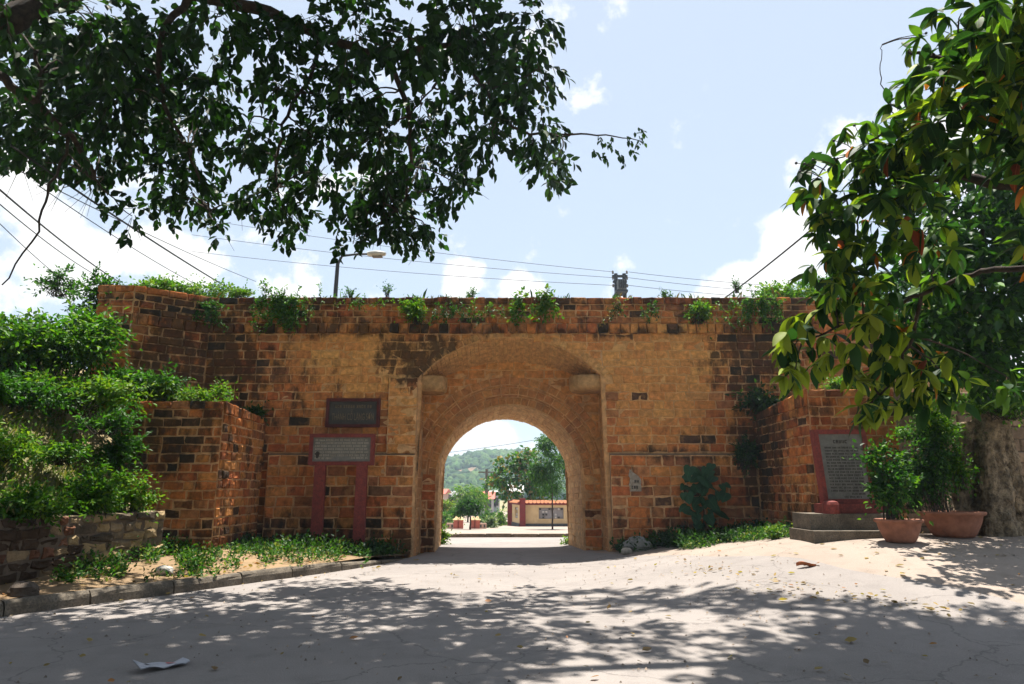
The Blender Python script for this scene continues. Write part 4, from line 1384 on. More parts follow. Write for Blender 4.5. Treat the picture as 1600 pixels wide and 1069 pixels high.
# --- right broad-leaved tree close to the camera
tr_ = thing('broad_leaf_tree', (6.6, 4.6, .0), 'near tree with big green, yellow and orange leaves at the right edge', 'tree')
CR = [(1560, 30, 50, 4.3), (1500, 20, 36, 4.6), (1455, 90, 42, 5.0), (1520, 110, 60, 4.6), (1580, 120, 60, 4.4), (1430, 170, 44, 5.2), (1480, 190, 55, 5.0), (1550, 210, 64, 4.8), (1380, 215, 42, 5.5), (1330, 240, 44, 5.7), (1275, 285, 34, 6.0), (1250, 310, 22, 6.1),
      (1320, 300, 50, 5.8), (1390, 270, 56, 5.5), (1440, 260, 56, 5.3), (1320, 355, 48, 5.8), (1380, 340, 55, 5.6), (1430, 340, 48, 5.6), (1290, 335, 28, 6.0), (1340, 400, 44, 5.8), (1300, 440, 42, 5.9), (1350, 460, 50, 5.8), (1260, 505, 30, 6.1), (1240, 545, 30, 6.1), (1270, 555, 34, 6.0), (1240, 585, 18, 6.1),
      (1320, 510, 46, 5.9), (1390, 480, 46, 5.9), (1400, 540, 46, 5.9), (1350, 565, 40, 6.0), (1365, 610, 34, 6.0), (1400, 605, 40, 6.0), (1350, 645, 16, 6.0), (1450, 570, 46, 6.1), (1440, 610, 34, 6.1), (1490, 600, 34, 6.2), (1460, 420, 44, 5.8), (1590, 600, 30, 6.2), (1600, 40, 60, 4.1), (1640, 200, 90, 4.5), (1660, 60, 90, 4.2), (1680, 350, 90, 4.8)]
big = []
for px, py, r, Y in CR:
    n = max(3, int(11 * (r / 40.) ** 2))
    for k in range(n):
        a = random.random() * 6.28; q = r * math.sqrt(random.random())
        yy = Y + random.uniform(-.45, .45)
        c = at(px + q * math.cos(a), py + q * math.sin(a), yy)
        ax = Vector((-.5 + random.gauss(0, .5), random.gauss(0, .5), -.1 + random.gauss(0, .4))).normalized()
        low = py > 480 and px < 1480
        for j in range(random.randint(5, 8)):
            t = ax.orthogonal().normalized()
            t.rotate(Matrix.Rotation(random.random() * 6.28, 3, ax))
            d = (t * 1.0 + ax * random.uniform(.1, .8) + Vector((0, 0, -.55 - (.35 if low else 0)))).normalized()
            nn = Vector((random.gauss(0, .35), random.gauss(0, .35) - .1, 1))
            L = random.uniform(.10, .23)
            u = random.random()
            kind = 2 if (low and u < .62) else (3 if u > .986 else (4 if u > .981 else (1 if u < .40 else (2 if u < .52 else 0))))  # extra yellow-green leaves low down paint backlight into the colour
            big.append((c, d, nn, L, kind))
BLC = [(.020, .058, .016), (.085, .165, .020), (.22, .27, .03), (.42, .13, .025), (.30, .06, .03)]
BT = [leaf_template('broad_leaf_mesh', None, mat_leaf('broad_leaf_%d' % i, (.28, .48, .58, .55, .5)[i], .6, .15, c, True), .28, .22, 5) for i, c in enumerate(BLC)]
def size_px(b): return b[3] / b[0].y
inview = [b for b in big if -20 < proj(*b[0])[0] < 1600 and 0 < proj(*b[0])[1] < 700]
order = sorted(inview, key=lambda b: -size_px(b))
sepb = order[:298]
ids = set(id(b) for b in sepb)
for b in sepb: place_leaf(BT[b[4]], b[0], b[1], b[2], b[3], tr_)
tv = np.array([v.co[:] for v in BT[0].vertices]); tf = np.array([p.vertices[:] for p in BT[0].polygons])
vs, fs, cs = [], [], []
o = 0
for b in big:
    if id(b) in ids: continue
    d = b[1].normalized(); s_ = d.cross(b[2]).normalized(); n_ = s_.cross(d)
    Mx = np.array([s_[:], d[:], n_[:]]) * b[3]
    vs.append(tv @ Mx + np.array(b[0][:])); fs.append(tf + o); cs.append(np.tile(np.array(BLC[b[4]]) * random.uniform(.75, 1.25), (len(tv), 1))); o += len(tv)
ob = np_mesh('foliage', np.concatenate(vs), np.concatenate(fs), np.concatenate(cs), M_LEAFB, tr_)
ob.data.polygons.foreach_set('use_smooth', [True] * len(ob.data.polygons))
tag(ob, kind='stuff')
m = MB()
limb(m, [(6.6, 4.6, -.1), (6.5, 4.7, 1.6), (6.2, 4.8, 3.0), (5.8, 4.9, 3.8)], .20, .12, 10, .01)
m.build('trunk', M_BARK, tr_, True)
m = MB()
nodes = []
for pts, r0, r1 in [([(5.8, 4.9, 3.8), A_(1600, 290, 5.2), A_(1500, 275, 5.4), A_(1420, 290, 5.6), A_(1340, 330, 5.8), A_(1290, 330, 6.0)], .06, .012),
                    ([(5.8, 4.9, 3.8), A_(1620, 160, 4.6), A_(1540, 110, 4.7), A_(1470, 90, 5.0), A_(1420, 80, 5.1)], .06, .010),
                    ([(6.2, 4.8, 3.0), A_(1620, 420, 5.4), A_(1520, 430, 5.8), A_(1440, 460, 5.9), A_(1350, 500, 6), A_(1260, 530, 6.1)], .035, .008),
                    ([A_(1440, 460, 5.9), A_(1420, 540, 6.0), A_(1390, 600, 6.0), A_(1352, 640, 6.0)], .02, .006),
                    ([A_(1400, 190, 5.4), A_(1380, 140, 5.5), A_(1376, 100, 5.5), A_(1378, 70, 5.5)], .006, .003),
                    ([A_(1500, 275, 5.4), A_(1440, 215, 5.4), A_(1380, 210, 5.5), A_(1310, 250, 5.8)], .025, .006)]:
    o = limb(m, pts, r0, r1, 6, .008)
    nodes += o
NP = np.array([n[:] for n in nodes])
for px, py, r, Y in CR:
    c = at(px, py, Y)
    q = Vector(NP[int(np.argmin(np.linalg.norm(NP - np.array(c[:]), axis=1)))])
    limb(m, [q, (q + c) / 2 + Vector((0, 0, .05)), c], .012, .004, 5, .006, 3)
mb_ = MB()
for px, py in ((1433, 55), (1447, 52), (1440, 58), (1424, 60), (1335, 196), (1303, 220), (1244, 255), (1257, 256), (1270, 250), (1250, 268), (1480, 85), (1465, 48)):
    c = at(px, py, 5.4)
    q = Vector(NP[int(np.argmin(np.linalg.norm(NP - np.array(c[:]), axis=1)))])
    if (q - c).length > .45: q = c + Vector((.16 + .05 * random.random(), .03, -.05))
    limb(m, [q, q.lerp(c, .5) + Vector((0, 0, .02)), c], .005, .0025, 4, .002, 3)
    mb_.lathe((c.x, c.y, c.z - .013), [(.002, 0), (.010, .005), (.013, .013), (.010, .021), (.002, .026)], 8)
tag(mb_.build('berries', M_DKMETAL, tr_, True), kind='stuff')
m.build('branches', M_BARK, tr_, True)

# --- pale trunk at right with the dense small-leaved crown above it
b0 = at(1560, 815, 13.1)
tp = thing('pale_trunk_tree', (b0.x, 13.1, float(G(b0.x, 13.1))), 'gnarled pale tree trunk at the right edge under a dense dark crown', 'tree')
m = MB()
zz0 = float(G(b0.x, 13.1)) - .1
def gnarl(base_l, base_r, top_l, top_r, py0, py1, Y, depth, seed):
    """one furrowed stem of the old trunk between two pixel rows"""
    P = []
    for i in range(30):
        t = i / 29.
        py = py0 + (py1 - py0) * t
        l, r = at(base_l + (top_l - base_l) * t ** .8, py, Y), at(base_r + (top_r - base_r) * t ** .8, py, Y)
        cx, rr = (l.x + r.x) / 2, (r.x - l.x) / 2
        row = []
        for k in range(56):
            a = 2 * math.pi * k / 56
            tw = a + t * .7
            w = .90 + .07 * abs(math.sin(2 * tw + seed)) + .62 * (float(fbm(k * .21 + seed * 9, i * .42)) - .5) + .16 * (float(vnoise(k * 1.3, i * .9 + seed)) - .5)
            w *= 1 - .25 * max(0, t - .9) * 6 * .3
            row.append(Vector((cx + rr * w * math.cos(a), Y + rr * depth * w * math.sin(a), (l.z if i else zz0))))
        row.append(row[0].copy())
        P.append(row)
    m.grid(P)
    m.f.append(tuple(len(m.v) - 57 + k for k in range(56)))
gnarl(1512, 1590, 1520, 1562, 822, 640, 13.1, .8, 1.0)
gnarl(1474, 1516, 1496, 1524, 822, 660, 13.2, .9, 2.6)
gnarl(1572, 1618, 1546, 1572, 822, 628, 13.25, .8, 4.1)
gnarl(1528, 1556, 1534, 1556, 700, 596, 13.3, .8, 5.3)
gnarl(1536, 1572, 1530, 1550, 824, 690, 12.85, .8, 7.7)
m.build('trunk', M_PALEBARK, tp, True)
m = MB()
top = at(1547, 600, 13.1)
for pts, r0, r1 in [([top, at(1540, 520, 12.6), at(1530, 450, 12), at(1480, 400, 11.4), at(1440, 380, 11)], .13, .03), ([at(1540, 520, 12.6), at(1580, 460, 12), at(1620, 380, 11.4)], .09, .03), ([at(1530, 450, 12), at(1540, 380, 11.4), at(1520, 310, 11)], .06, .02)]:
    limb(m, pts, r0, r1, 7, .02)
m.build('branches', M_BARK, tp, True)
CD = [(1520, 255, 44), (1580, 225, 50), (1455, 265, 36), (1600, 285, 50), (1420, 400, 40), (1400, 450, 36), (1480, 400, 50), (1540, 380, 60), (1590, 420, 60), (1460, 460, 50), (1530, 460, 60), (1590, 500, 60), (1480, 520, 56), (1540, 540, 56), (1600, 340, 50), (1560, 310, 40), (1500, 340, 44), (1440, 510, 44), (1500, 570, 40), (1570, 575, 40), (1650, 450, 80), (1660, 350, 80), (1450, 330, 40)]
cl = []
for px, py, r in CD:
    for k in range(2):
        Y = 11.2 + random.uniform(-.9, 1.2)
        cl.append((at(px, py, Y), r / FPX * Y))
P0, D0 = cluster_sprigs(cl, 150, .3, .3)
(Pq, Dq, Nq, Lq, Wq, Cq), _ = sprig_leaves(P0, D0, .26, 6, .15, .34, [DEEP[0], GREEN[0], DEEP[1], BRIGHT[0]], .5, .3, .8)
v, f, cc = leaf_arrays(Pq, Dq, Nq, Lq, Wq, Cq)
tag(np_mesh('crown', v, f, cc, M_LEAFD, tp), kind='stuff')

# ------------------------------------------------------------------ bushes on the left bank
def bush_px(px, py, Y, rx, rz, n, label, L=.10, pal=GREEN, name='bush', cat='bush', group=None, **kw):
    c = at(px, py, Y)
    k = 1.0 / FPX * (Y * CP + (c.z - CAM_H) * SP)
    z0 = c.z - rz * k
    return shrub(name, label, cat, (c.x, Y, z0), rx * k, rx * k * .75, rz * k * 1.05, n, L=L, pal=pal, group=group, sit=.62, **kw)
GB = 'bushes covering the left bank'
LIT = [BRIGHT[0], GREEN[1], BRIGHT[1], GREEN[0]]
MIXG = [GREEN[0], GREEN[1], DEEP[1], BRIGHT[0]]
bush_px(40, 520, 14.2, 90, 70, 520, 'broad green bush against the sky at the far left', .13, LIT, group=GB, lobes=10)
bush_px(118, 515, 14.8, 78, 80, 560, 'green bush just left of the tall brick pier', .13, LIT, group=GB, lobes=9)
bush_px(10, 588, 13.0, 80, 46, 380, 'shaded green bush halfway up the bank at the left edge', .10, MIXG, group=GB, lobes=9)
bush_px(135, 590, 13.9, 80, 56, 460, 'sunlit leafy bush halfway up the bank below the brick pier', .10, BRIGHT, group=GB, lobes=9)
bush_px(8, 680, 11.6, 50, 44, 260, 'bright bush beside the bare dry patch at the left edge', .085, BRIGHT, group=GB, lobes=8)
bush_px(55, 775, 10.6, 75, 38, 330, 'dark bush on top of the low rubble wall at the left', .085, LIT, group=GB, lobes=9)
bush_px(145, 760, 12.0, 56, 44, 330, 'leafy green bush above the middle of the low rubble wall', .085, LIT, group=GB, lobes=8)
bush_px(200, 765, 12.9, 36, 48, 230, 'tall bright weeds above the right end of the low rubble wall', .085, BRIGHT, group=GB, lobes=6, up=1.0)
bush_px(215, 590, 15.0, 60, 30, 300, 'leafy bush on the left end of the buttress top', .10, MIXG, group='plants on the buttress top', lobes=7)
bush_px(255, 612, 15.2, 50, 24, 240, 'low bright plants in the middle of the buttress top', .08, BRIGHT, group='plants on the buttress top', lobes=6)
bush_px(318, 602, 15.0, 42, 34, 170, 'thin flowering weeds on the right corner of the buttress top', .075, BRIGHT, group='plants on the buttress top', lobes=6, up=1.2)
bush_px(165, 655, 13.2, 50, 20, 120, 'small leafy clump at the upper edge of the bare dry patch', .09, MIXG, group=GB, lobes=5)
bush_px(185, 690, 13.6, 40, 40, 180, 'leafy clump hugging the left side of the buttress', .09, MIXG, group=GB, lobes=6)
bush_px(95, 430, 16.2, 40, 32, 90, 'thin climbing sprays rising above the left bushes', .10, MIXG, group=GB, lobes=7, fill=.1)
bush_px(150, 455, 16.2, 44, 50, 320, 'dense climber behind the top of the brick pier', .10, GREEN, group=GB, lobes=6)
# dry grass on the bare patch of the bank
n = 6500
X = RNG.uniform(-12.5, -7.2, n); Yy = RNG.uniform(10.2, 14.2, n)
Z = np.array([BZ(a, b) for a, b in zip(X, Yy)])
P = np.stack([X, Yy, Z - .01], 1)
D = RNG.normal(size=(n, 3)) * .5; D[:, 2] = 1
v, f, cc = leaf_arrays(P, D, RNG.normal(size=(n, 3)) + np.array([0, -1., .3]), RNG.uniform(.06, .22, n), np.full(n, .012), pal_cols([(.10, .16, .03), (.22, .20, .08), (.07, .13, .02), (.32, .27, .13)], n), .1, .3)
tag(np_mesh('dry_grass', v, f, cc, M_LEAF), 'dry straw coloured grass on the bare patch of the left bank', 'grass', kind='stuff')

# ------------------------------------------------------------------ plants on the wall
GW = 'plants rooted in the wall top'
bush_px(235, 448, 17.4, 55, 16, 260, 'yellow green bush right behind the tall brick pier', .10, BRIGHT, group=GW, lobes=7)
bush_px(310, 452, 17.9, 60, 15, 260, 'yellow green bush on the wall top left of the hanging clump', .09, BRIGHT, group=GW, lobes=7)
bush_px(375, 456, 18.0, 40, 12, 140, 'small bright clump on the wall top above the upper left corner', .08, BRIGHT, group=GW, lobes=5)
bush_px(655, 475, 16.85, 28, 30, 230, 'upright bright clump sprouting from the parapet over the arch shoulder', .07, BRIGHT, group=GW, lobes=6, up=.6)
bush_px(1090, 478, 16.85, 28, 26, 230, 'round bright clump on the parapet left of the thick cable', .075, BRIGHT, group=GW, lobes=6)
bush_px(1240, 452, 18.0, 50, 26, 300, 'yellow green bush behind the wall top beside the broad leaves', .10, BRIGHT, group=GW, lobes=8)
bush_px(1300, 440, 18.6, 50, 34, 260, 'tall leafy bush behind the broad leaves at the right', .12, MIXG, group=GW, lobes=8)
bush_px(1310, 595, 14.4, 40, 20, 180, 'light green weeds on top of the right buttress', .07, BRIGHT, name='weed', cat='weed', lobes=6)
bush_px(1190, 622, 16.6, 42, 22, 120, 'dark creeper where the right buttress meets the wall', .13, DEEP, name='creeper', cat='creeper', lobes=6)
bush_px(1160, 690, 16.7, 30, 40, 100, 'dark creeper climbing the inner corner of the right buttress', .09, DEEP, name='creeper', cat='creeper', lobes=6, fill=.1)
bush_px(1565, 618, 12.75, 80, 34, 420, 'sunlit leafy creeper covering the top of the pale trunk', .085, LIT, name='creeper', cat='creeper', lobes=12)
bush_px(1455, 655, 13.0, 56, 44, 380, 'dense ivy hanging beside the right buttress above the pots', .075, LIT, name='creeper', cat='creeper', lobes=10)
bush_px(1498, 715, 12.75, 26, 46, 170, 'ivy strands climbing the left side of the pale trunk', .07, LIT, name='creeper', cat='creeper', lobes=8, fill=.1)
bush_px(95, 700, 12.2, 50, 22, 110, 'sunlit green weeds in the middle of the left bank', .08, LIT, group=GB, lobes=9)
bush_px(1420, 730, 13.5, 40, 60, 260, 'shaded ivy behind the two clay pots', .075, DEEP, name='creeper', cat='creeper', lobes=8)
# strands trailing down the parapet face
def trailing(px, py, w, drop, ns, label, L=.075, pal=None, top=True):
    c = at(px, py, 16.88)
    t = thing('trailing_plant', c, label, 'creeper', GW)
    S0, DD, A, B = [], [], [], []
    for i in range(ns):
        x = px + random.gauss(0, w * .45); y0 = py + random.uniform(-6, 8)
        up = top and random.random() < .3
        ln = drop * random.uniform(.25, 1.0) * (-.5 if up else 1)
        k = max(2, int(abs(ln) / 4)); dx = random.gauss(0, .35)
        q = None
        for j in range(k):
            p = at(x + dx * ln * j / k + random.gauss(0, 1.2), y0 + ln * j / k, 16.90 - random.random() * .07 - .10 * math.sin(math.pi * min(1, (j + .4) / k)))
            S0.append(p[:]); DD.append((random.gauss(0, .6), -.5, -.35 + (1.0 if up else 0)))
            if q is not None: A.append(q[:]); B.append(p[:])
            q = p
    (P, D, Nn, LL, WW, C), _ = sprig_leaves(np.array(S0), np.array(DD), L * 1.5, 4, L, .30, pal or LIT, .3)
    v, f, cc = leaf_arrays(P, D, Nn, LL, WW, C)
    tag(np_mesh('foliage', v, f, cc, M_LEAF, t), kind='stuff')
    if A: twigs(np.array(A), np.array(B), .007, M_TWIG, t, 'stems')
trailing(325, 480, 34, 34, 34, 'dark creeper hanging on the left stretch of the parapet', .075, MIXG)
trailing(435, 466, 40, 52, 70, 'bushy bright clump hanging over the parapet left of the street lamp', .078)
trailing(705, 484, 42, 24, 34, 'dark creeper trailing along the parapet above the arch', .07, MIXG)
trailing(812, 470, 10, 32, 12, 'drooping pale leaved plant above the crown of the arch', .12, BRIGHT)
trailing(852, 468, 20, 34, 20, 'second drooping pale plant just right of the arch crown', .12, BRIGHT)
trailing(962, 476, 12, 28, 14, 'small dry reddish plant under the transformer on the parapet', .07, [DRY[0], GREEN[0], GREEN[2], DRY[2]])
trailing(1016, 482, 18, 22, 14, 'small green tuft on the parapet right of the transformer', .07, GREEN)
trailing(1185, 470, 46, 44, 60, 'wide trailing clump on the parapet right of the thick cable', .075)
trailing(560, 470, 60, 14, 24, 'thin green fringe on the parapet right of the street lamp', .06)
trailing(760, 480, 40, 18, 18, 'sparse weeds on the parapet left of the drooping plants', .065)
# grass blades and seed heads along the wall top
n = 4200
X = RNG.uniform(-9, 9.5, n); keep = vnoise(X * 1.7, X * 0 + 4) > .42
X = X[keep]; n = len(X)
P = np.stack([X, RNG.uniform(17.05, 18.6, n), np.full(n, ZT - .03)], 1)
D = RNG.normal(size=(n, 3)) * .3; D[:, 2] = 1
v, f, cc = leaf_arrays(P, D, RNG.normal(size=(n, 3)) + np.array([0, -1., .3]), RNG.uniform(.05, .24, n) * (1 + .9 * (RNG.random(n) > .95)), np.full(n, .0045), pal_cols([BRIGHT[0], GREEN[1], DRY[0], BRIGHT[1]], n), .1, .4)
tag(np_mesh('wall_top_grass', v, f, cc, M_LEAF), 'thin grass and weeds along the top of the gate wall', 'grass', kind='stuff')
for i, (px, py, lab) in enumerate(((548, 452, 'thin tall weed on the wall top right of the street lamp'), (605, 448, 'tall spindly weed on the wall top left of the upright clump'), (737, 455, 'thin sprig on the wall top under the middle cloud'),
                                   (1040, 458, 'thin sprig on the wall top right of the transformer'), (1150, 440, 'spindly weed beside the foot of the thick cable'))):
    bush_px(px, py, 17.3, 10, 16, 22, lab, .055, MIXG, name='weed', cat='weed', group='spindly weeds on the wall top', lobes=4, up=1.5, fill=.05)

# climber with large heart-shaped leaves
def heart():
    m = MB()
    pts = [(0, 0), (.16, -.12), (.36, -.10), (.46, .12), (.40, .42), (.22, .74), (0, 1.0), (-.22, .74), (-.40, .42), (-.46, .12), (-.36, -.10), (-.16, -.12)]
    m.v = [(0, .35, .03)] + [(x, y, -.10 * abs(x) - .12 * y * y) for x, y in pts]
    m.f = [(0, 1 + i, 1 + (i + 1) % 12) for i in range(12)]
    me = bpy.data.meshes.new('heart_leaf_mesh'); me.from_pydata(m.v, [], m.f)
    me.materials.append(mat_leaf('heart_leaf', .2, .5, .2, (.026, .085, .034), True))
    me.polygons.foreach_set('use_smooth', [True] * 12); me.update()
    return me
HM = heart()
hc = at(1097, 850, 16.65)
hv = thing('heart_leaf_climber', (hc.x, 16.65, hc.z), 'dark climber with large heart shaped leaves on the right plinth', 'climber')
hp = [(1085, 738), (1105, 740), (1120, 752), (1075, 752), (1095, 750), (1072, 768), (1090, 768), (1112, 768), (1128, 765), (1065, 778), (1082, 785), (1100, 785), (1118, 782), (1132, 778), (1075, 798), (1095, 800), (1115, 798), (1090, 812), (1108, 812), (1100, 825), (1122, 808), (1085, 775), (1104, 760), (1098, 772)]
for px, py in hp + [(a + random.uniform(-12, 12), b + random.uniform(-9, 9)) for a, b in hp]:
    c = at(px + random.uniform(-4, 4), py - 8, 16.66 - random.random() * .32)
    place_leaf(HM, c, (random.gauss(0, .6), -.55 + random.gauss(0, .2), -.7), (random.gauss(0, .35), -.55, .75), random.uniform(.18, .33), hv)
m = MB()
limb(m, [hc, at(1100, 800, 16.72), at(1095, 760, 16.75), at(1100, 730, 16.78)], .018, .008, 5)
m.build('stem', M_TWIG, hv)

# ------------------------------------------------------------------ weeds at the foot of the walls
def ground_weeds(name, label, pts, L, pal, hgt=.22, nleaf=5):
    n = len(pts)
    P0 = np.array(pts)
    d = RNG.normal(size=(n, 3)) * .45; d[:, 2] = 1.
    hgt = hgt * (.35 + 1.3 * vnoise(P0[:, 0] * 1.3, P0[:, 1] * 1.3) + .5 * (RNG.random(n) > .93))
    (P, D, Nn, LL, WW, C), tips = sprig_leaves(P0, d, hgt, nleaf, L, .30, pal, -.05, .1)
    v, f, cc = leaf_arrays(P, D, Nn, LL, WW, C)
    return tag(np_mesh(name, v, f, cc, M_LEAF), label, 'weeds', kind='stuff')
pts = []
while len(pts) < 1500:
    px, py = random.uniform(80, 575), random.uniform(846, 912)
    lo = np.interp(px, [80, 150, 250, 350, 450, 575], [925, 915, 905, 892, 882, 874])
    if py > lo + random.gauss(0, 5): continue
    if vnoise(px / 26., py / 12.) < .30 + .35 * random.random(): continue
    p = at(px, py, 10)
    y = 8.5
    while y < 16.6:
        p = at(px, py, y)
        if p.z <= PZ(p.x, y): break
        y += .06
    if y >= 16.6: continue
    pts.append((p.x, p.y, p.z - .02))
ground_weeds('weeds', 'low green weeds along the foot of the left buttress', pts, .07, [GREEN[0], DEEP[1], (.15, .17, .06), BRIGHT[0]], .23)
pts = []
while len(pts) < 900:
    x, y = random.uniform(-6.1, -2.5), random.uniform(15.0, 16.8)
    if x > kerb_xs(y) - .15: continue
    pts.append((x, y, PZ(x, y) - .02))
ground_weeds('weeds', 'shaded weeds at the foot of the wall under the notice board', pts, .09, DEEP, .26)
pts = []
while len(pts) < 1500:
    x, y = random.uniform(2.45, 6.3), random.uniform(14.9, 16.8)
    if y < 15.2 + 1.2 * (x < 3.6) + .25 * random.gauss(0, 1) - .9 * (x > 4.6): continue
    pts.append((x, y, float(G(x, y)) - .0))
ground_weeds('weeds', 'shaded weeds at the foot of the wall right of the archway', pts, .09, DEEP, .28)
pts = []
while len(pts) < 700:
    x, y = random.uniform(3.6, 6.2), random.uniform(13.3, 15.2)
    if y < 13.5 + (6.2 - x) * .55 + random.gauss(0, .12): continue
    if vnoise(x * 2.5, y * 2.5) < .3: continue
    pts.append((x, y, float(G(x, y)) - .0))
ground_weeds('weeds', 'sunlit weeds beside the tablet steps', pts, .06, [GREEN[0], DEEP[1], (.15, .17, .06), BRIGHT[0]], .2)
bush_px(1213, 822, 13.9, 14, 20, 26, 'taller flowering weed beside the tablet steps', .07, BRIGHT, name='weed', cat='weed', lobes=4, up=1.3)
bush_px(492, 852, 15.4, 12, 20, 26, 'tall weed in front of the left notice board post', .07, MIXG, name='weed', cat='weed', lobes=4, up=1.3)
bush_px(400, 640, 16.6, 22, 14, 70, 'dark fern behind the rear edge of the left buttress', .09, DEEP, name='fern', cat='fern', lobes=4)
bush_px(690, 832, 21.2, 12, 22, 130, 'bright green bush at the far left foot of the archway', .09, BRIGHT, lobes=5)
bush_px(889, 842, 20.9, 9, 10, 60, 'small bright bush at the far right foot of the archway', .07, BRIGHT, lobes=4)
# pale rubble by the right jamb, rocks on the left
def rock(c, r, col, label, squash=.6):
    m = MB()
    P = []
    for i in range(7):
        a = math.pi * i / 6
        row = []
        for k in range(10):
            b = 2 * math.pi * k / 10
            w = r * (.8 + .45 * float(vnoise(i * .9 + c[0] * 7, k * .8 + c[1] * 5)))
            row.append(Vector((c[0] + w * math.sin(a) * math.cos(b), c[1] + w * .8 * math.sin(a) * math.sin(b), c[2] + w * squash * math.cos(a))))
        row.append(row[0].copy())
        P.append(row)
    m.grid(P, col)
    return tag(m.build('rock', M_STONE), label, 'rock')
g = at(995, 836, 16.4); rock((g.x, 16.4, float(G(g.x, 16.4)) + .12), .34, (.23, .23, .215), 'pale rubble lump in the weeds right of the archway')
g = at(978, 851, 16.0); rock((g.x, 16.0, float(G(g.x, 16.0)) + .06), .13, (.36, .32, .27), 'small stone in front of the pale rubble lump')
g = at(38, 920, 9.6); rock((g.x, 9.6, PZ(g.x, 9.6) + .05), .2, (.10, .08, .065), 'dark rock on the pavement at the far left')
g = at(258, 885, 11.6); rock((g.x, 11.6, PZ(g.x, 11.6) + .07), .14, (.40, .38, .34), 'pale stone among the weeds in front of the left buttress')

# ------------------------------------------------------------------ litter
def lit_leaves(n, sampler, Lr, zf, name, label):
    P = []; 
    while len(P) < n:
        x, y = sampler()
        P.append((x, y, zf(x, y) + .012))
    P = np.array(P)
    D = RNG.normal(size=(n, 3)); D[:, 2] *= .12
    Nn = RNG.normal(size=(n, 3)) * .35; Nn[:, 2] += 1
    L = RNG.uniform(*Lr, n)
    v, f, cc = leaf_arrays(P, D, Nn, L, L * .28, pal_cols(DRY, n), .3, -.12)
    tag(np_mesh(name, v, f, cc, M_LEAF), label, 'dry leaves', kind='stuff')
def road_s():
    while True:
        x, y = random.uniform(-7, 9), 6 + 10 * random.random() ** 1.2
        if x < kerb_xs(y) + .05: continue
        d = abs(x - (kerb_xs(y) + .3))
        w = .10 + (d < .5) * .9 + (x > 3 and 9 < y < 13.5) * .35
        if random.random() < w: return x, y
lit_leaves(190, road_s, (.04, .13), lambda x, y: float(G(x, y)) + .008, 'fallen_leaves', 'dry fallen leaves scattered over the road and along the kerb')
def pav_s():
    y = random.uniform(8.3, 15.5); return kerb_xs(y) - .2 - 1.6 * random.random(), y
lit_leaves(320, pav_s, (.04, .11), PZ, 'fallen_leaves', 'dry fallen leaves on the trodden earth behind the kerb')
g = hit(1260, 887)
ol = thing('curled_leaf', g, 'curled orange dead leaf lying on the concrete in the right', 'leaf')
m = MB()
m.grid([[(g.x - .15 + .3 * i / 5, g.y + (k - 1) * .06 * math.sin(math.pi * (i + .3) / 5.6), g.z + .02 + .05 * abs(k - 1) + .02 * math.sin(i)) for k in range(3)] for i in range(6)])
m.build('blade', mat_plain('dead_leaf', (.40, .12, .04), (.25, .08, .03), 20, .7), ol)
def deb_s():
    t = random.random(); g_ = hit(1040 + 470 * t + random.gauss(0, 22), 880 + 82 * t + random.gauss(0, 7)); return g_.x, g_.y
lit_leaves(130, deb_s, (.025, .10), lambda x, y: float(G(x, y)) + .008, 'fallen_leaves', 'line of leaf litter across the concrete at the right')
# loose grit, thickest along the kerb and under the walls
n = 1000
gx, gy = [], []
while len(gx) < n:
    y = random.uniform(6, 15.8); x = random.uniform(-7, 9)
    if x < kerb_xs(y) + .03: continue
    w = .12 + .9 * math.exp(-abs(x - kerb_xs(y)) / .25) + .4 * (float(fbm(x * .8, y * .8)) > .56)
    if random.random() < w: gx.append(x); gy.append(y)
gx, gy = np.array(gx), np.array(gy)
tet = np.array([[1, 0, -.4], [-.6, .8, -.4], [-.5, -.8, -.3], [.1, .1, .8]])
V = (tet[None] * RNG.uniform(.006, .020, (n, 1, 1)) * RNG.uniform(.6, 1.4, (n, 4, 1))) + np.stack([gx, gy, G(gx, gy) + .014], 1)[:, None]
F = (np.arange(n) * 4)[:, None, None] + np.array([[0, 1, 3], [1, 2, 3], [2, 0, 3]])[None]
tag(np_mesh('grit', V.reshape(-1, 3), F.reshape(-1, 3), np.repeat(np.array([.24, .19, .15]) * RNG.uniform(.4, 1.4, (n, 1)), 4, 0), M_STONE), 'loose grit and small stones on the road', 'grit', kind='stuff')
# folded newspaper
g0, g1 = hit(212, 1052), hit(290, 1037)
np_t = thing('newspaper_sheet', g0, 'crumpled strip of white newspaper lying on the shaded road', 'newspaper')
ax = Vector((g1.x - g0.x, g1.y - g0.y, 0)); ln = ax.length; ax.normalize(); pr = Vector((-ax.y, ax.x, 0))
def paper(i, k, dz=0.):
    t = i / 9; s = k / 3
    p = g0 + ax * (ln * t) + pr * (.17 * (s - .5) * (1 + .25 * math.sin(t * 5)) + .03 * math.sin(t * 6))
    z = float(G(p.x, p.y)) + .012 + .035 * (1 - t) ** 4 * (1 + s) + .018 * abs(math.sin(t * 7 + s)) + .03 * max(0, t - .7) + dz
    return Vector((p.x, p.y, z))
m = MB(); m.grid([[paper(i, k) for k in range(4)] for i in range(10)])
m.grid([[paper(i, k, -.008) for k in range(4)] for i in range(10)])
m.build('sheet', M_PAPER, np_t, True)
m = MB(); m.grid([[paper(5.2 + .3 * i, 1.0 + .45 * k, .004) for k in range(3)] for i in range(6)]); m.build('print', M_PAPERRED, np_t)
m = MB(); m.grid([[paper(1.6 + .3 * i, .9 + .35 * k, .004) for k in range(3)] for i in range(4)]); m.build('dark_print', M_INK, np_t)

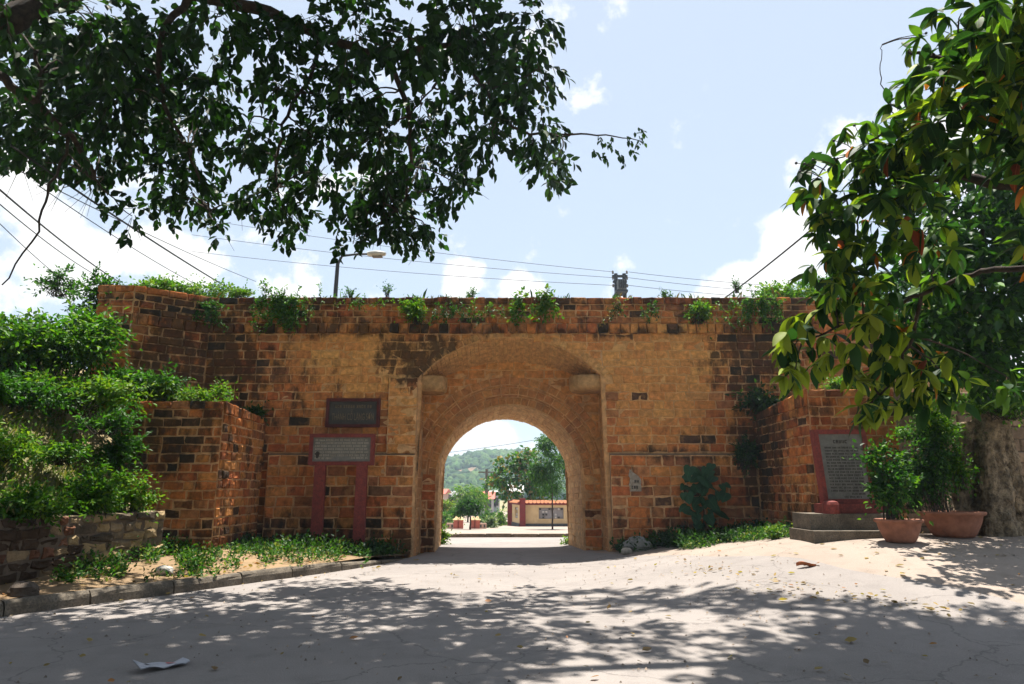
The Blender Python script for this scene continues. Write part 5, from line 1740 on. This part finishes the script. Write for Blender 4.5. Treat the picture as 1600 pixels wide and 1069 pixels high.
# ------------------------------------------------------------------ cables, lamp, transformer
def cable(label, p, q, r, sag=.3, group='overhead cables', n=14):
    p, q = Vector(p), Vector(q)
    m = MB()
    m.tube([p.lerp(q, i / n) - Vector((0, 0, sag * 4 * (i / n) * (1 - i / n))) for i in range(n + 1)], r, 5)
    return tag(m.build('overhead_cable', M_CABLE), label, 'cable', group)
cable('thick black cable running down behind the wall left of the bright clump', at(-30, 195, 9), at(392, 470, 23), .020, .1)
cable('thin cable just above the thick black one at the left', at(20, 262, 12), at(400, 440, 30), .011, .1)
cable('black cable ending behind the brick pier top at the far left', at(-40, 262, 10), at(185, 440, 21), .018, .1)
cable('thin cable crossing below the others at the far left', at(-40, 285, 10), at(150, 430, 20), .011, .1)
cable('lowest thin wire at the far left edge', at(-40, 310, 10), at(132, 462, 20), .008, .1)
cable('thin wire beside the thick black cable above the bank', at(60, 290, 11), at(360, 470, 23), .009, .15)
cable('thick black cable rising to the broad leaves at the right', at(1124, 472, 19), at(1330, 306, 12.5), .020, .05)
PY = 38.0
for i, (a, b, c, lab) in enumerate(((365, 425, 437, 'top'), (392, 434, 448, 'middle'), (418, 446, 456, 'lowest'))):
    cable(lab + ' thin power line running left from the transformer', at(300, a - 25, PY + 6), at(958, b, PY), .014, .25, 'power lines at the transformer')
    cable(lab + ' thin power line running right from the transformer', at(982, b, PY), at(1330, c + 14, PY + 8), .014, .2, 'power lines at the transformer')
cable('thin wire across the sky inside the archway', at(640, 714, 60), at(920, 672, 66), .020, .2)
tpole = at(970, 470, PY)
zg = float(G(tpole.x, PY))
tf_ = thing('transformer_pole', (tpole.x, PY, zg), 'small transformer on a twin pole platform above the wall', 'transformer')
kx = (at(980, 440, PY).x - at(960, 440, PY).x) / 20.
for dx in (-6, 7):
    m = MB(); m.tube([(tpole.x + dx * kx, PY + .1, zg), (tpole.x + dx * kx, PY + .1, at(970, 427, PY).z)], [.16, .11], 8); m.build('pole', M_DKMETAL, tf_)
for py in (431, 439.5):
    m = MB(); m.box((tpole.x, PY + .1, at(970, py, PY).z), (24 * kx if py < 435 else 22 * kx, .16, .12)); m.build('crossarm', M_DKMETAL, tf_)
m = MB(); zc = at(970, 449, PY).z
m.box((tpole.x + .5 * kx, PY - .35, zc), (13 * kx, .6, 16 * kx)); tk = m.build('tank', M_METAL, tf_)
for dx in (-4.5, -1.5, 1.5, 4.5):
    m = MB(); m.box((tpole.x + (.5 + dx) * kx, PY - .70, zc), (.04, .09, 13 * kx)); m.build('cooling_fin', M_DKMETAL, tk)
m = MB(); m.box((tpole.x, PY - .1, at(970, 458.5, PY).z), (18 * kx, 1.0, .12)); m.build('platform', M_DKMETAL, tf_)
for dx in (-11, 11):
    for py in (425, 434, 446):
        m = MB(); z = at(970, py, PY).z; m.lathe((tpole.x + dx * kx, PY, z - .12), [(.03, 0), (.07, .04), (.04, .08), (.07, .12), (.03, .2)], 8); m.build('insulator', M_CONC, tf_)
LYY = 24.0
lp = at(524, 462, LYY)
zg = float(G(lp.x, LYY))
sl = thing('street_lamp', (lp.x, LYY, zg), 'street lamp with a pale head standing behind the wall', 'street lamp')
m = MB(); zt_ = at(524, 412, LYY).z
m.tube([(lp.x, LYY, zg), (lp.x, LYY, zt_ - 1), (lp.x + .02, LYY, zt_), at(535, 400, LYY), at(560, 397, LYY), at(578, 397, LYY)], [.11, .08, .07, .045, .04, .04], 8); m.build('pole', M_DKMETAL, sl, True)
m = MB(); h0, h1 = at(574, 396.5, LYY), at(603, 396.5, LYY)
P = []
for i in range(8):
    t = i / 7; r = .17 * math.sin(math.pi * (.12 + .80 * t)) ** .6
    c = h0.lerp(h1, t)
    P.append([Vector((c.x, c.y + 1.1 * r * math.cos(a), c.z + .75 * r * math.sin(a) * (1.0 if math.sin(a) < 0 else .8))) for a in np.linspace(0, 2 * math.pi, 13)])
m.grid(P); m.f.append(tuple(range(12))); m.f.append(tuple(7 * 13 + k for k in range(12))[::-1])
m.build('lamp_head', M_LAMP, sl, True)
m = MB(); c = h0.lerp(h1, .55); m.box((c.x, c.y, c.z - .125), (.36, .2, .03)); m.build('lamp_glass', M_CONC, sl)

# ------------------------------------------------------------------ beyond the archway
def GP(x, y): return float(G(x, y))
m = MB()
rows = [[(x, y, GP(x, y) + .10) for x in np.linspace(-26, 26, 27)] for y in list(np.arange(26.75, 62.3, .5)) + [66, 75, 90]]
m.grid(rows); tag(m.build('far_pavement', M_FORE, None, True), kind='structure')
fk = thing('far_kerb', (0, 26.6, GP(0, 26.6)), 'low stone kerb on the far side of the road seen through the archway', 'kerb')
for i in range(-18, 18):
    m = MB(); m.box((i * 1.0 + .5, 26.66, GP(i, 26.66) + .03), (.97, .2, .18 + .01 * (i % 3))); m.build('kerb_stone', M_CONC, fk)
YW = 40.5
def fp(px, py=None, Y=YW):
    x = at(px, 825, Y).x
    return x
zg = GP(2, YW) + .10
zt_ = at(850, 783.0, YW).z
yw = thing('courtyard_wall', (fp(816), YW, zg), 'cream courtyard wall with maroon pillars and tiled coping seen through the archway', 'boundary wall')
def wall_run(x0, y0, x1, y1, lat):
    fw = plane(x0, y0, x1 - x0, y1 - y0)
    L = math.hypot(x1 - x0, y1 - y0)
    def slab(u0, u1, v0, v1, n0, n1, nm, mt, par):
        m = MB()
        vs = [fw(u0, v0, n0), fw(u1, v0, n0), fw(u1, v1, n0), fw(u0, v1, n0), fw(u0, v0, n1), fw(u1, v0, n1), fw(u1, v1, n1), fw(u0, v1, n1)]
        m.add(vs, [(3, 2, 1, 0), (4, 5, 6, 7), (0, 1, 5, 4), (1, 2, 6, 5), (2, 3, 7, 6), (3, 0, 4, 7)])
        return m.build(nm, mt, par)
    hh = zt_ - zg
    l0, l1 = lat
    v0, v1 = zg + hh * .30, zg + hh * .74
    slab(0, l0, zg + .16, zt_ - .22, -.2, 0, 'panel', M_CREAM, yw)
    slab(l1, L, zg + .16, zt_ - .22, -.2, 0, 'panel', M_CREAM, yw)
    slab(l0, l1, zg + .16, v0, -.2, 0, 'panel', M_CREAM, yw)
    slab(l0, l1, v1, zt_ - .22, -.2, 0, 'panel', M_CREAM, yw)
    sc = slab(l0, l1, v0, v1, -.19, -.14, 'vent_back', M_GREYWALL, yw)
    k = max(2, int((l1 - l0) / .17)); r = 4
    for i in range(k):
        for j in range(r):
            if random.random() < .45: continue
            a = l0 + (l1 - l0) * (i + .15) / k; b = v0 + (v1 - v0) * (j + .15) / r
            slab(a, a + (l1 - l0) / k * .62, b, b + (v1 - v0) / r * .62, -.135, -.03, 'lattice_piece', M_WHITEWASH if random.random() < .6 else M_GLASS, sc)
    slab(-.02, L + .02, zg - .1, zg + .16, -.24, .04, 'plinth', M_PEBBLE, yw)
    slab(-.02, L + .02, zt_ - .22, zt_ - .08, -.22, .03, 'band', M_MAROON, yw)
    n = max(2, int(L / .22))
    for i in range(n):
        a, b = L * i / n, L * (i + 1) / n
        m = MB()
        c0, c1 = fw(a + .01, zt_ - .09, .12), fw(b - .01, zt_ - .09, .12)
        vs = [fw(a + .01, zt_ - .09, .14), fw((a + b) / 2, zt_ - .13, .14), fw(b - .01, zt_ - .09, .14), fw(b - .01, zt_ + .05, -.1), fw(a + .01, zt_ + .05, -.1), fw(a + .01, zt_ - .09, -.32), fw(b - .01, zt_ - .09, -.32)]
        m.add(vs, [(0, 1, 2, 3, 4), (4, 3, 6, 5), (0, 4, 5), (2, 6, 3)])
        m.build('roof_tile', M_TILE, yw)
wall_run(fp(820.5), YW, fp(935), YW, (fp(842) - fp(820.5), fp(881) - fp(820.5)))
wall_run(fp(799, Y=43.0), 43.0, fp(812), YW + .1, (1.1, 1.9))
for px, Y, w, up in ((816.5, YW - .05, .34, .16), (801, 42.9, .24, .02), (796, 43.3, .24, .0)):
    m = MB(); x = fp(px, Y=Y); m.box((x, Y, (zg + zt_ + up) / 2 - .1), (w, w, zt_ + up - zg + .2)); p = m.build('pillar', M_MAROON, yw)
# paired red gate posts with cream caps, and low cream walls
YG = 35.5
zg = GP(-3, YG) + .10
for px0, label in ((716, 'left pair of squat red gate posts with pyramid caps seen through the archway'), (742, 'right pair of squat red gate posts with pyramid caps seen through the archway')):
    t = thing('gate_posts', (fp(px0, Y=YG), YG, zg), label, 'gate posts', 'red gate posts beyond the archway')
    for d in (-3.2, 3.6):
        x = fp(px0 + d, Y=YG)
        zc = at(px0, 812.5, YG).z
        m = MB(); m.box((x, YG, (zg + zc) / 2), (.26, .26, zc - zg)); m.build('post', M_MAROON if False else M_REDROOF, t)
        m = MB(); m.box((x, YG, zc + .09), (.36, .36, .18), taper=.15); m.build('cap', M_CREAM, t)
    a = -1 if px0 < 730 else 1
    x0, x1 = fp(px0 + a * 6.5, Y=YG), fp(px0 + a * 18, Y=YG)
    zc = at(px0, 817.5, YG).z
    m = MB(); m.box(((x0 + x1) / 2, YG, (zg + zc) / 2), (abs(x1 - x0), .2, zc - zg)); w_ = m.build('side_wall', mat_plain('pink_plaster_%d' % px0, (.62, .42, .33), (.5, .33, .26), 4, .9), t)
    for k in (-.25, .25):
        m = MB(); m.box(((x0 + x1) / 2 + k * abs(x1 - x0), YG - .11, (zg + zc) / 2), (.08, .04, (zc - zg) * .5)); m.build('slot', M_GLASS, w_)
# trees beyond
def tree(name, label, px, pyb, Y, crown, L, pal, trunk_r, n, group='trees beyond the archway', lobes=9, grav=.3, asp=.26, mat=None):
    x = at(px, pyb, Y).x; zg = GP(x, Y) + .08
    t = thing(name, (x, Y, zg), label, 'tree', group)
    m = MB()
    (cx, cy, rx, rz) = crown[0]
    tc_ = at(cx, cy, Y)
    limb(m, [(x, Y, zg - .1), (x + .02, Y, (zg + tc_.z) / 2), tc_], trunk_r, trunk_r * .5, 7, .01)
    V, F, Cc = [], [], []
    o = 0
    for (cx, cy, rx, rz) in crown:
        c = at(cx, cy, Y); k = Y / FPX
        limb(m, [tc_ - Vector((0, 0, .3)), c], trunk_r * .5, .012, 5, .0, 3)
        p, d = dome(n, lobes, .35)
        P0 = np.array(c[:]) + p * np.array([rx * k, rx * k, rz * k]) * .66 - np.array([0, 0, rz * k * .12])
        (P, D, Nn, LL, WW, C), _ = sprig_leaves(P0, d, L * 2.2, 6, L, asp, pal, grav)
        v, f, cc = leaf_arrays(P, D, Nn, LL, WW, C)
        V.append(v); F.append(f + o); Cc.append(cc); o += len(v)
    m.build('trunk', M_BARK, t, True)
    tag(np_mesh('crown', np.concatenate(V), np.concatenate(F), np.concatenate(Cc), mat or M_LEAF, t), kind='stuff')
    return t
tree('slender_tree', 'slender feathery tree in front of the cream courtyard wall', 863, 829, 34.0, [(862, 752, 36, 34), (868, 715, 30, 34), (845, 735, 22, 22), (855, 690, 18, 18)], .15, [GREEN[0], GREEN[1], DEEP[1], BRIGHT[0]], .05, 210, asp=.16, grav=.6)
tree('almond_tree', 'spreading tree with green and rust leaves behind the courtyard wall', 828, 815, 47, [(825, 735, 30, 14), (795, 725, 32, 12), (780, 748, 26, 9), (820, 712, 26, 10), (805, 765, 32, 10), (840, 775, 26, 10), (838, 750, 26, 14)], .30, [GREEN[0], BRIGHT[0], (.20, .14, .04), (.05, .10, .03)], .09, 42, asp=.34, lobes=14)
tree('round_tree', 'small round tree with a thin trunk left of the red gate posts', 734, 829, 33.5, [(732, 786, 17, 17), (723, 794, 10, 9), (743, 792, 10, 10)], .12, [DEEP[1], GREEN[0], DEEP[0], GREEN[1]], .05, 170)
tree('palm_tree', 'yellow green feathery tree top behind the small round tree', 731, 815, 56, [(730, 768, 24, 13), (745, 776, 14, 8)], .35, BRIGHT, .08, 120, asp=.12, grav=.7)
tree('dark_tree', 'dark tree behind the right side of the archway', 890, 815, 50, [(892, 725, 26, 40), (905, 760, 30, 34)], .2, DEEP, .1, 220)
def far_bush(px, py, Y, rx, rz, n, lab, L, pal):
    bush_px(px, py, Y, rx, rz, n, lab, L, pal, group='bushes beyond the archway', lobes=6)
far_bush(767, 815, 37.5, 10, 14, 110, 'grey green spiky bush left of the courtyard wall', .16, [(.12, .17, .09), (.08, .13, .06), (.2, .24, .14), GREEN[0]])
far_bush(784, 810, 44, 14, 16, 160, 'bright green bush against the first courtyard pillar', .13, BRIGHT)
far_bush(693, 806, 40, 12, 14, 160, 'rounded pale bush at the left edge of the archway view', .13, [GREEN[1], BRIGHT[0], (.2, .24, .14), GREEN[0]])
far_bush(692, 788, 48, 16, 10, 130, 'yellow bush at the left edge of the archway view', .18, [BRIGHT[3], BRIGHT[1], (.30, .28, .04), BRIGHT[0]])
far_bush(762, 806, 44, 14, 12, 140, 'shaded hedge behind the right gate posts', .15, MIXG)
far_bush(706, 804, 44, 14, 10, 140, 'shaded hedge behind the left gate posts', .15, MIXG)
for px, py, rx in ((862, 827, 9), (737, 829, 12)):
    pass
# houses and a pole
def house(label, px0, px1, pyt, pyb, Y, mw, mr, gable, wins, dep=7.):
    x0, x1 = at(px0, pyb, Y).x, at(px1, pyb, Y).x
    zt_ = at(px0, pyt, Y).z; zb = GP(x0, Y) - .3
    zr = at(px0, gable, Y).z
    t = thing('house', (x0, Y, zb), label, 'house', 'houses below the hill')
    m = MB(); m.box(((x0 + x1) / 2, Y + dep / 2, (zb + zt_) / 2), (x1 - x0, dep, zt_ - zb)); m.build('wall', mw, t)
    m = MB(); e = .25
    a, b = x0 - e, x1 + e
    vs = [(a, Y - e, zt_ + .01), (b, Y - e, zt_ + .01), (b, Y + dep + e, zt_ + .01), (a, Y + dep + e, zt_ + .01), (a, Y + dep / 2, zr), (b, Y + dep / 2, zr)]
    m.add(vs, [(3, 2, 1, 0), (0, 1, 5, 4), (2, 3, 4, 5), (0, 4, 3), (1, 2, 5)]); m.build('roof', mr, t)
    for wpx, wpy, ww, wh in wins:
        c = at(wpx, wpy, Y)
        m = MB(); m.box((c.x, Y - .01, c.z), (ww, .12, wh)); f_ = m.build('window', M_WHITEWASH, t)
        m = MB(); m.box((c.x, Y - .075, c.z), (ww * .72, .03, wh * .78)); m.build('pane', M_GLASS, f_)
house('grey house with a low pitched roof left of the small round tree', 694, 714, 776, 800, 70, M_GREYWALL, M_GREYWALL, 768, ((703, 784, .9, 1.1), (709, 784, .6, 1.1)))
house('house with a red tiled roof in the middle of the archway view', 742, 769, 780, 806, 74, M_GREYWALL, M_REDROOF, 768, ((750, 788, .9, 1.1), (763, 788, .9, 1.1)))
house('pale green house wall right of the red roofed house', 766, 779, 769, 806, 82, mat_plain('mint_render', (.42, .50, .46), (.34, .42, .38), 1.5, .9), M_WHITEWASH, 767, ((770, 784, .8, 1.2), (775, 784, .8, 1.2)))
house('white house with a hipped roof behind the spreading tree', 796, 816, 770, 806, 88, M_WHITEWASH, M_WHITEWASH, 757, ((803, 776, 1.2, 1.2), (810, 776, 1.2, 1.2)))
house('small house at the left edge of the archway view', 676, 691, 772, 806, 64, mat_plain('peach_render', (.55, .42, .34), (.45, .34, .28), 1.5, .9), M_REDROOF, 764, ((684, 780, .7, .9),))
x = at(760, 800, 58).x
up = thing('utility_pole', (x, 58, GP(x, 58)), 'grey utility pole in front of the red roofed house', 'utility pole')
m = MB(); m.tube([(x, 58, GP(x, 58) - .1), (x, 58, at(760, 733, 58).z)], [.17, .11], 8); m.build('pole', M_CONC, up)
m = MB(); m.box((x, 58, at(760, 738, 58).z), (1.4, .1, .1)); m.build('crossarm', M_CONC, up)

# ------------------------------------------------------------------ wooded hill
HY = 420.
def hill_z(x, y):
    px = 800 + (x / y) * FPX * .985
    ridge = np.interp(px, [-2000, 300, 560, 640, 682, 700, 730, 760, 790, 820, 850, 890, 960, 1100, 1500, 3500], [800, 795, 762, 742, 733, 727, 719, 714, 715, 715, 720, 728, 740, 757, 787, 800])
    zr = np.array([at(800, r, HY).z for r in np.atleast_1d(ridge)])
    t = smooth((y - 190) / (HY - 190))
    back = 1 - .35 * smooth((y - HY) / 260)
    return -1.3 + (zr + 1.3) * t * back + 1.2 * (fbm(x * .03, y * .03) - .5) * t
m = MB()
xs = np.linspace(-330, 330, 56); ysh = np.linspace(185, 700, 36)
rows = []
for y in ysh:
    z = hill_z(xs, np.full(len(xs), y))
    rows.append([(a, y, float(b)) for a, b in zip(xs, z)])
m.grid(rows)
tag(m.build('hill', mat_plain('hill_earth', (.035, .065, .022), (.05, .08, .028), .05, .95), None, True), kind='structure')
# wood on the hill: one mass of crowns; a bare cut is left open
ico = []
import bmesh
bm = bmesh.new(); bmesh.ops.create_icosphere(bm, subdivisions=2, radius=1.0)
iv = np.array([v.co[:] for v in bm.verts]); it = np.array([[v.index for v in f.verts] for f in bm.faces]); bm.free()
V, F, Cc = [], [], []
o = 0; cnt = 0
while cnt < 4600:
    y = 195 + 300 * random.random() ** .9
    x = random.uniform(-.36, .36) * y
    z = float(hill_z(np.array([x]), np.array([y]))[0])
    px, py = proj(x, y, z)
    if 705 < px < 763 and 735 + 3 * math.sin(px / 7.) < py < 745: continue
    if random.random() > .45 and not 640 < px < 940: continue
    r = random.uniform(1.2, 2.6) * (y / 400.) ** .5
    jit = 1 + .28 * RNG.normal(size=(len(iv), 1))
    V.append(iv * jit * np.array([r, r, r * 1.1]) + np.array([x, y, z + r * .5])); F.append(it + o); o += len(iv)
    c = np.array(random.choice([(.035, .075, .022), (.05, .10, .028), (.07, .115, .035), (.03, .06, .025)])) * random.uniform(.75, 1.3)
    Cc.append(np.tile(c, (len(iv), 1))); cnt += 1
woods = np_mesh('hill_wood', np.concatenate(V), np.concatenate(F), np.concatenate(Cc), mat_tone('wood_crowns', .9, .6, .8, .5, (.02, .04, .015), .5))
tag(woods, 'dense green wood covering the hill beyond the archway', 'wood', kind='stuff')
m = MB()
rows = []
for k in range(6):
    row = []
    for px in np.linspace(704, 764, 26):
        py = 733 + k * 2.2 + 2.5 * math.sin(px / 6.) * (k in (0, 5))
        # solve for the hillside point
        y = 200.
        p = at(px, py, y)
        while y < 430 and p.z > float(hill_z(np.array([p.x]), np.array([y]))[0]):
            y += 2.; p = at(px, py, y)
        row.append(p + Vector((0, -1.2, .6)))
    rows.append(row)
m.grid(rows)
tag(m.build('bare_cut', mat_plain('red_earth', (.24, .14, .085), (.13, .09, .05), .15, .95, .8, .4), None, True), kind='structure')

# ------------------------------------------------------------------ air
HAZE = 0.0008
m = MB(); m.box((0, 250, 21), (5400, 6400, 52))
hz = m.build('haze', bpy.data.materials.new('haze_air'))
hm = hz.data.materials[0]; hm.use_nodes = True
t = hm.node_tree; t.nodes.clear()
o_ = N(t, 'ShaderNodeOutputMaterial'); pv = N(t, 'ShaderNodeVolumePrincipled')
pv.inputs['Color'].default_value = (.66, .83, 1.0, 1)
pv.inputs['Density'].default_value = HAZE
pv.inputs['Anisotropy'].default_value = .2
t.links.new(pv.outputs[0], o_.inputs['Volume'])
tag(hz, kind='stuff')
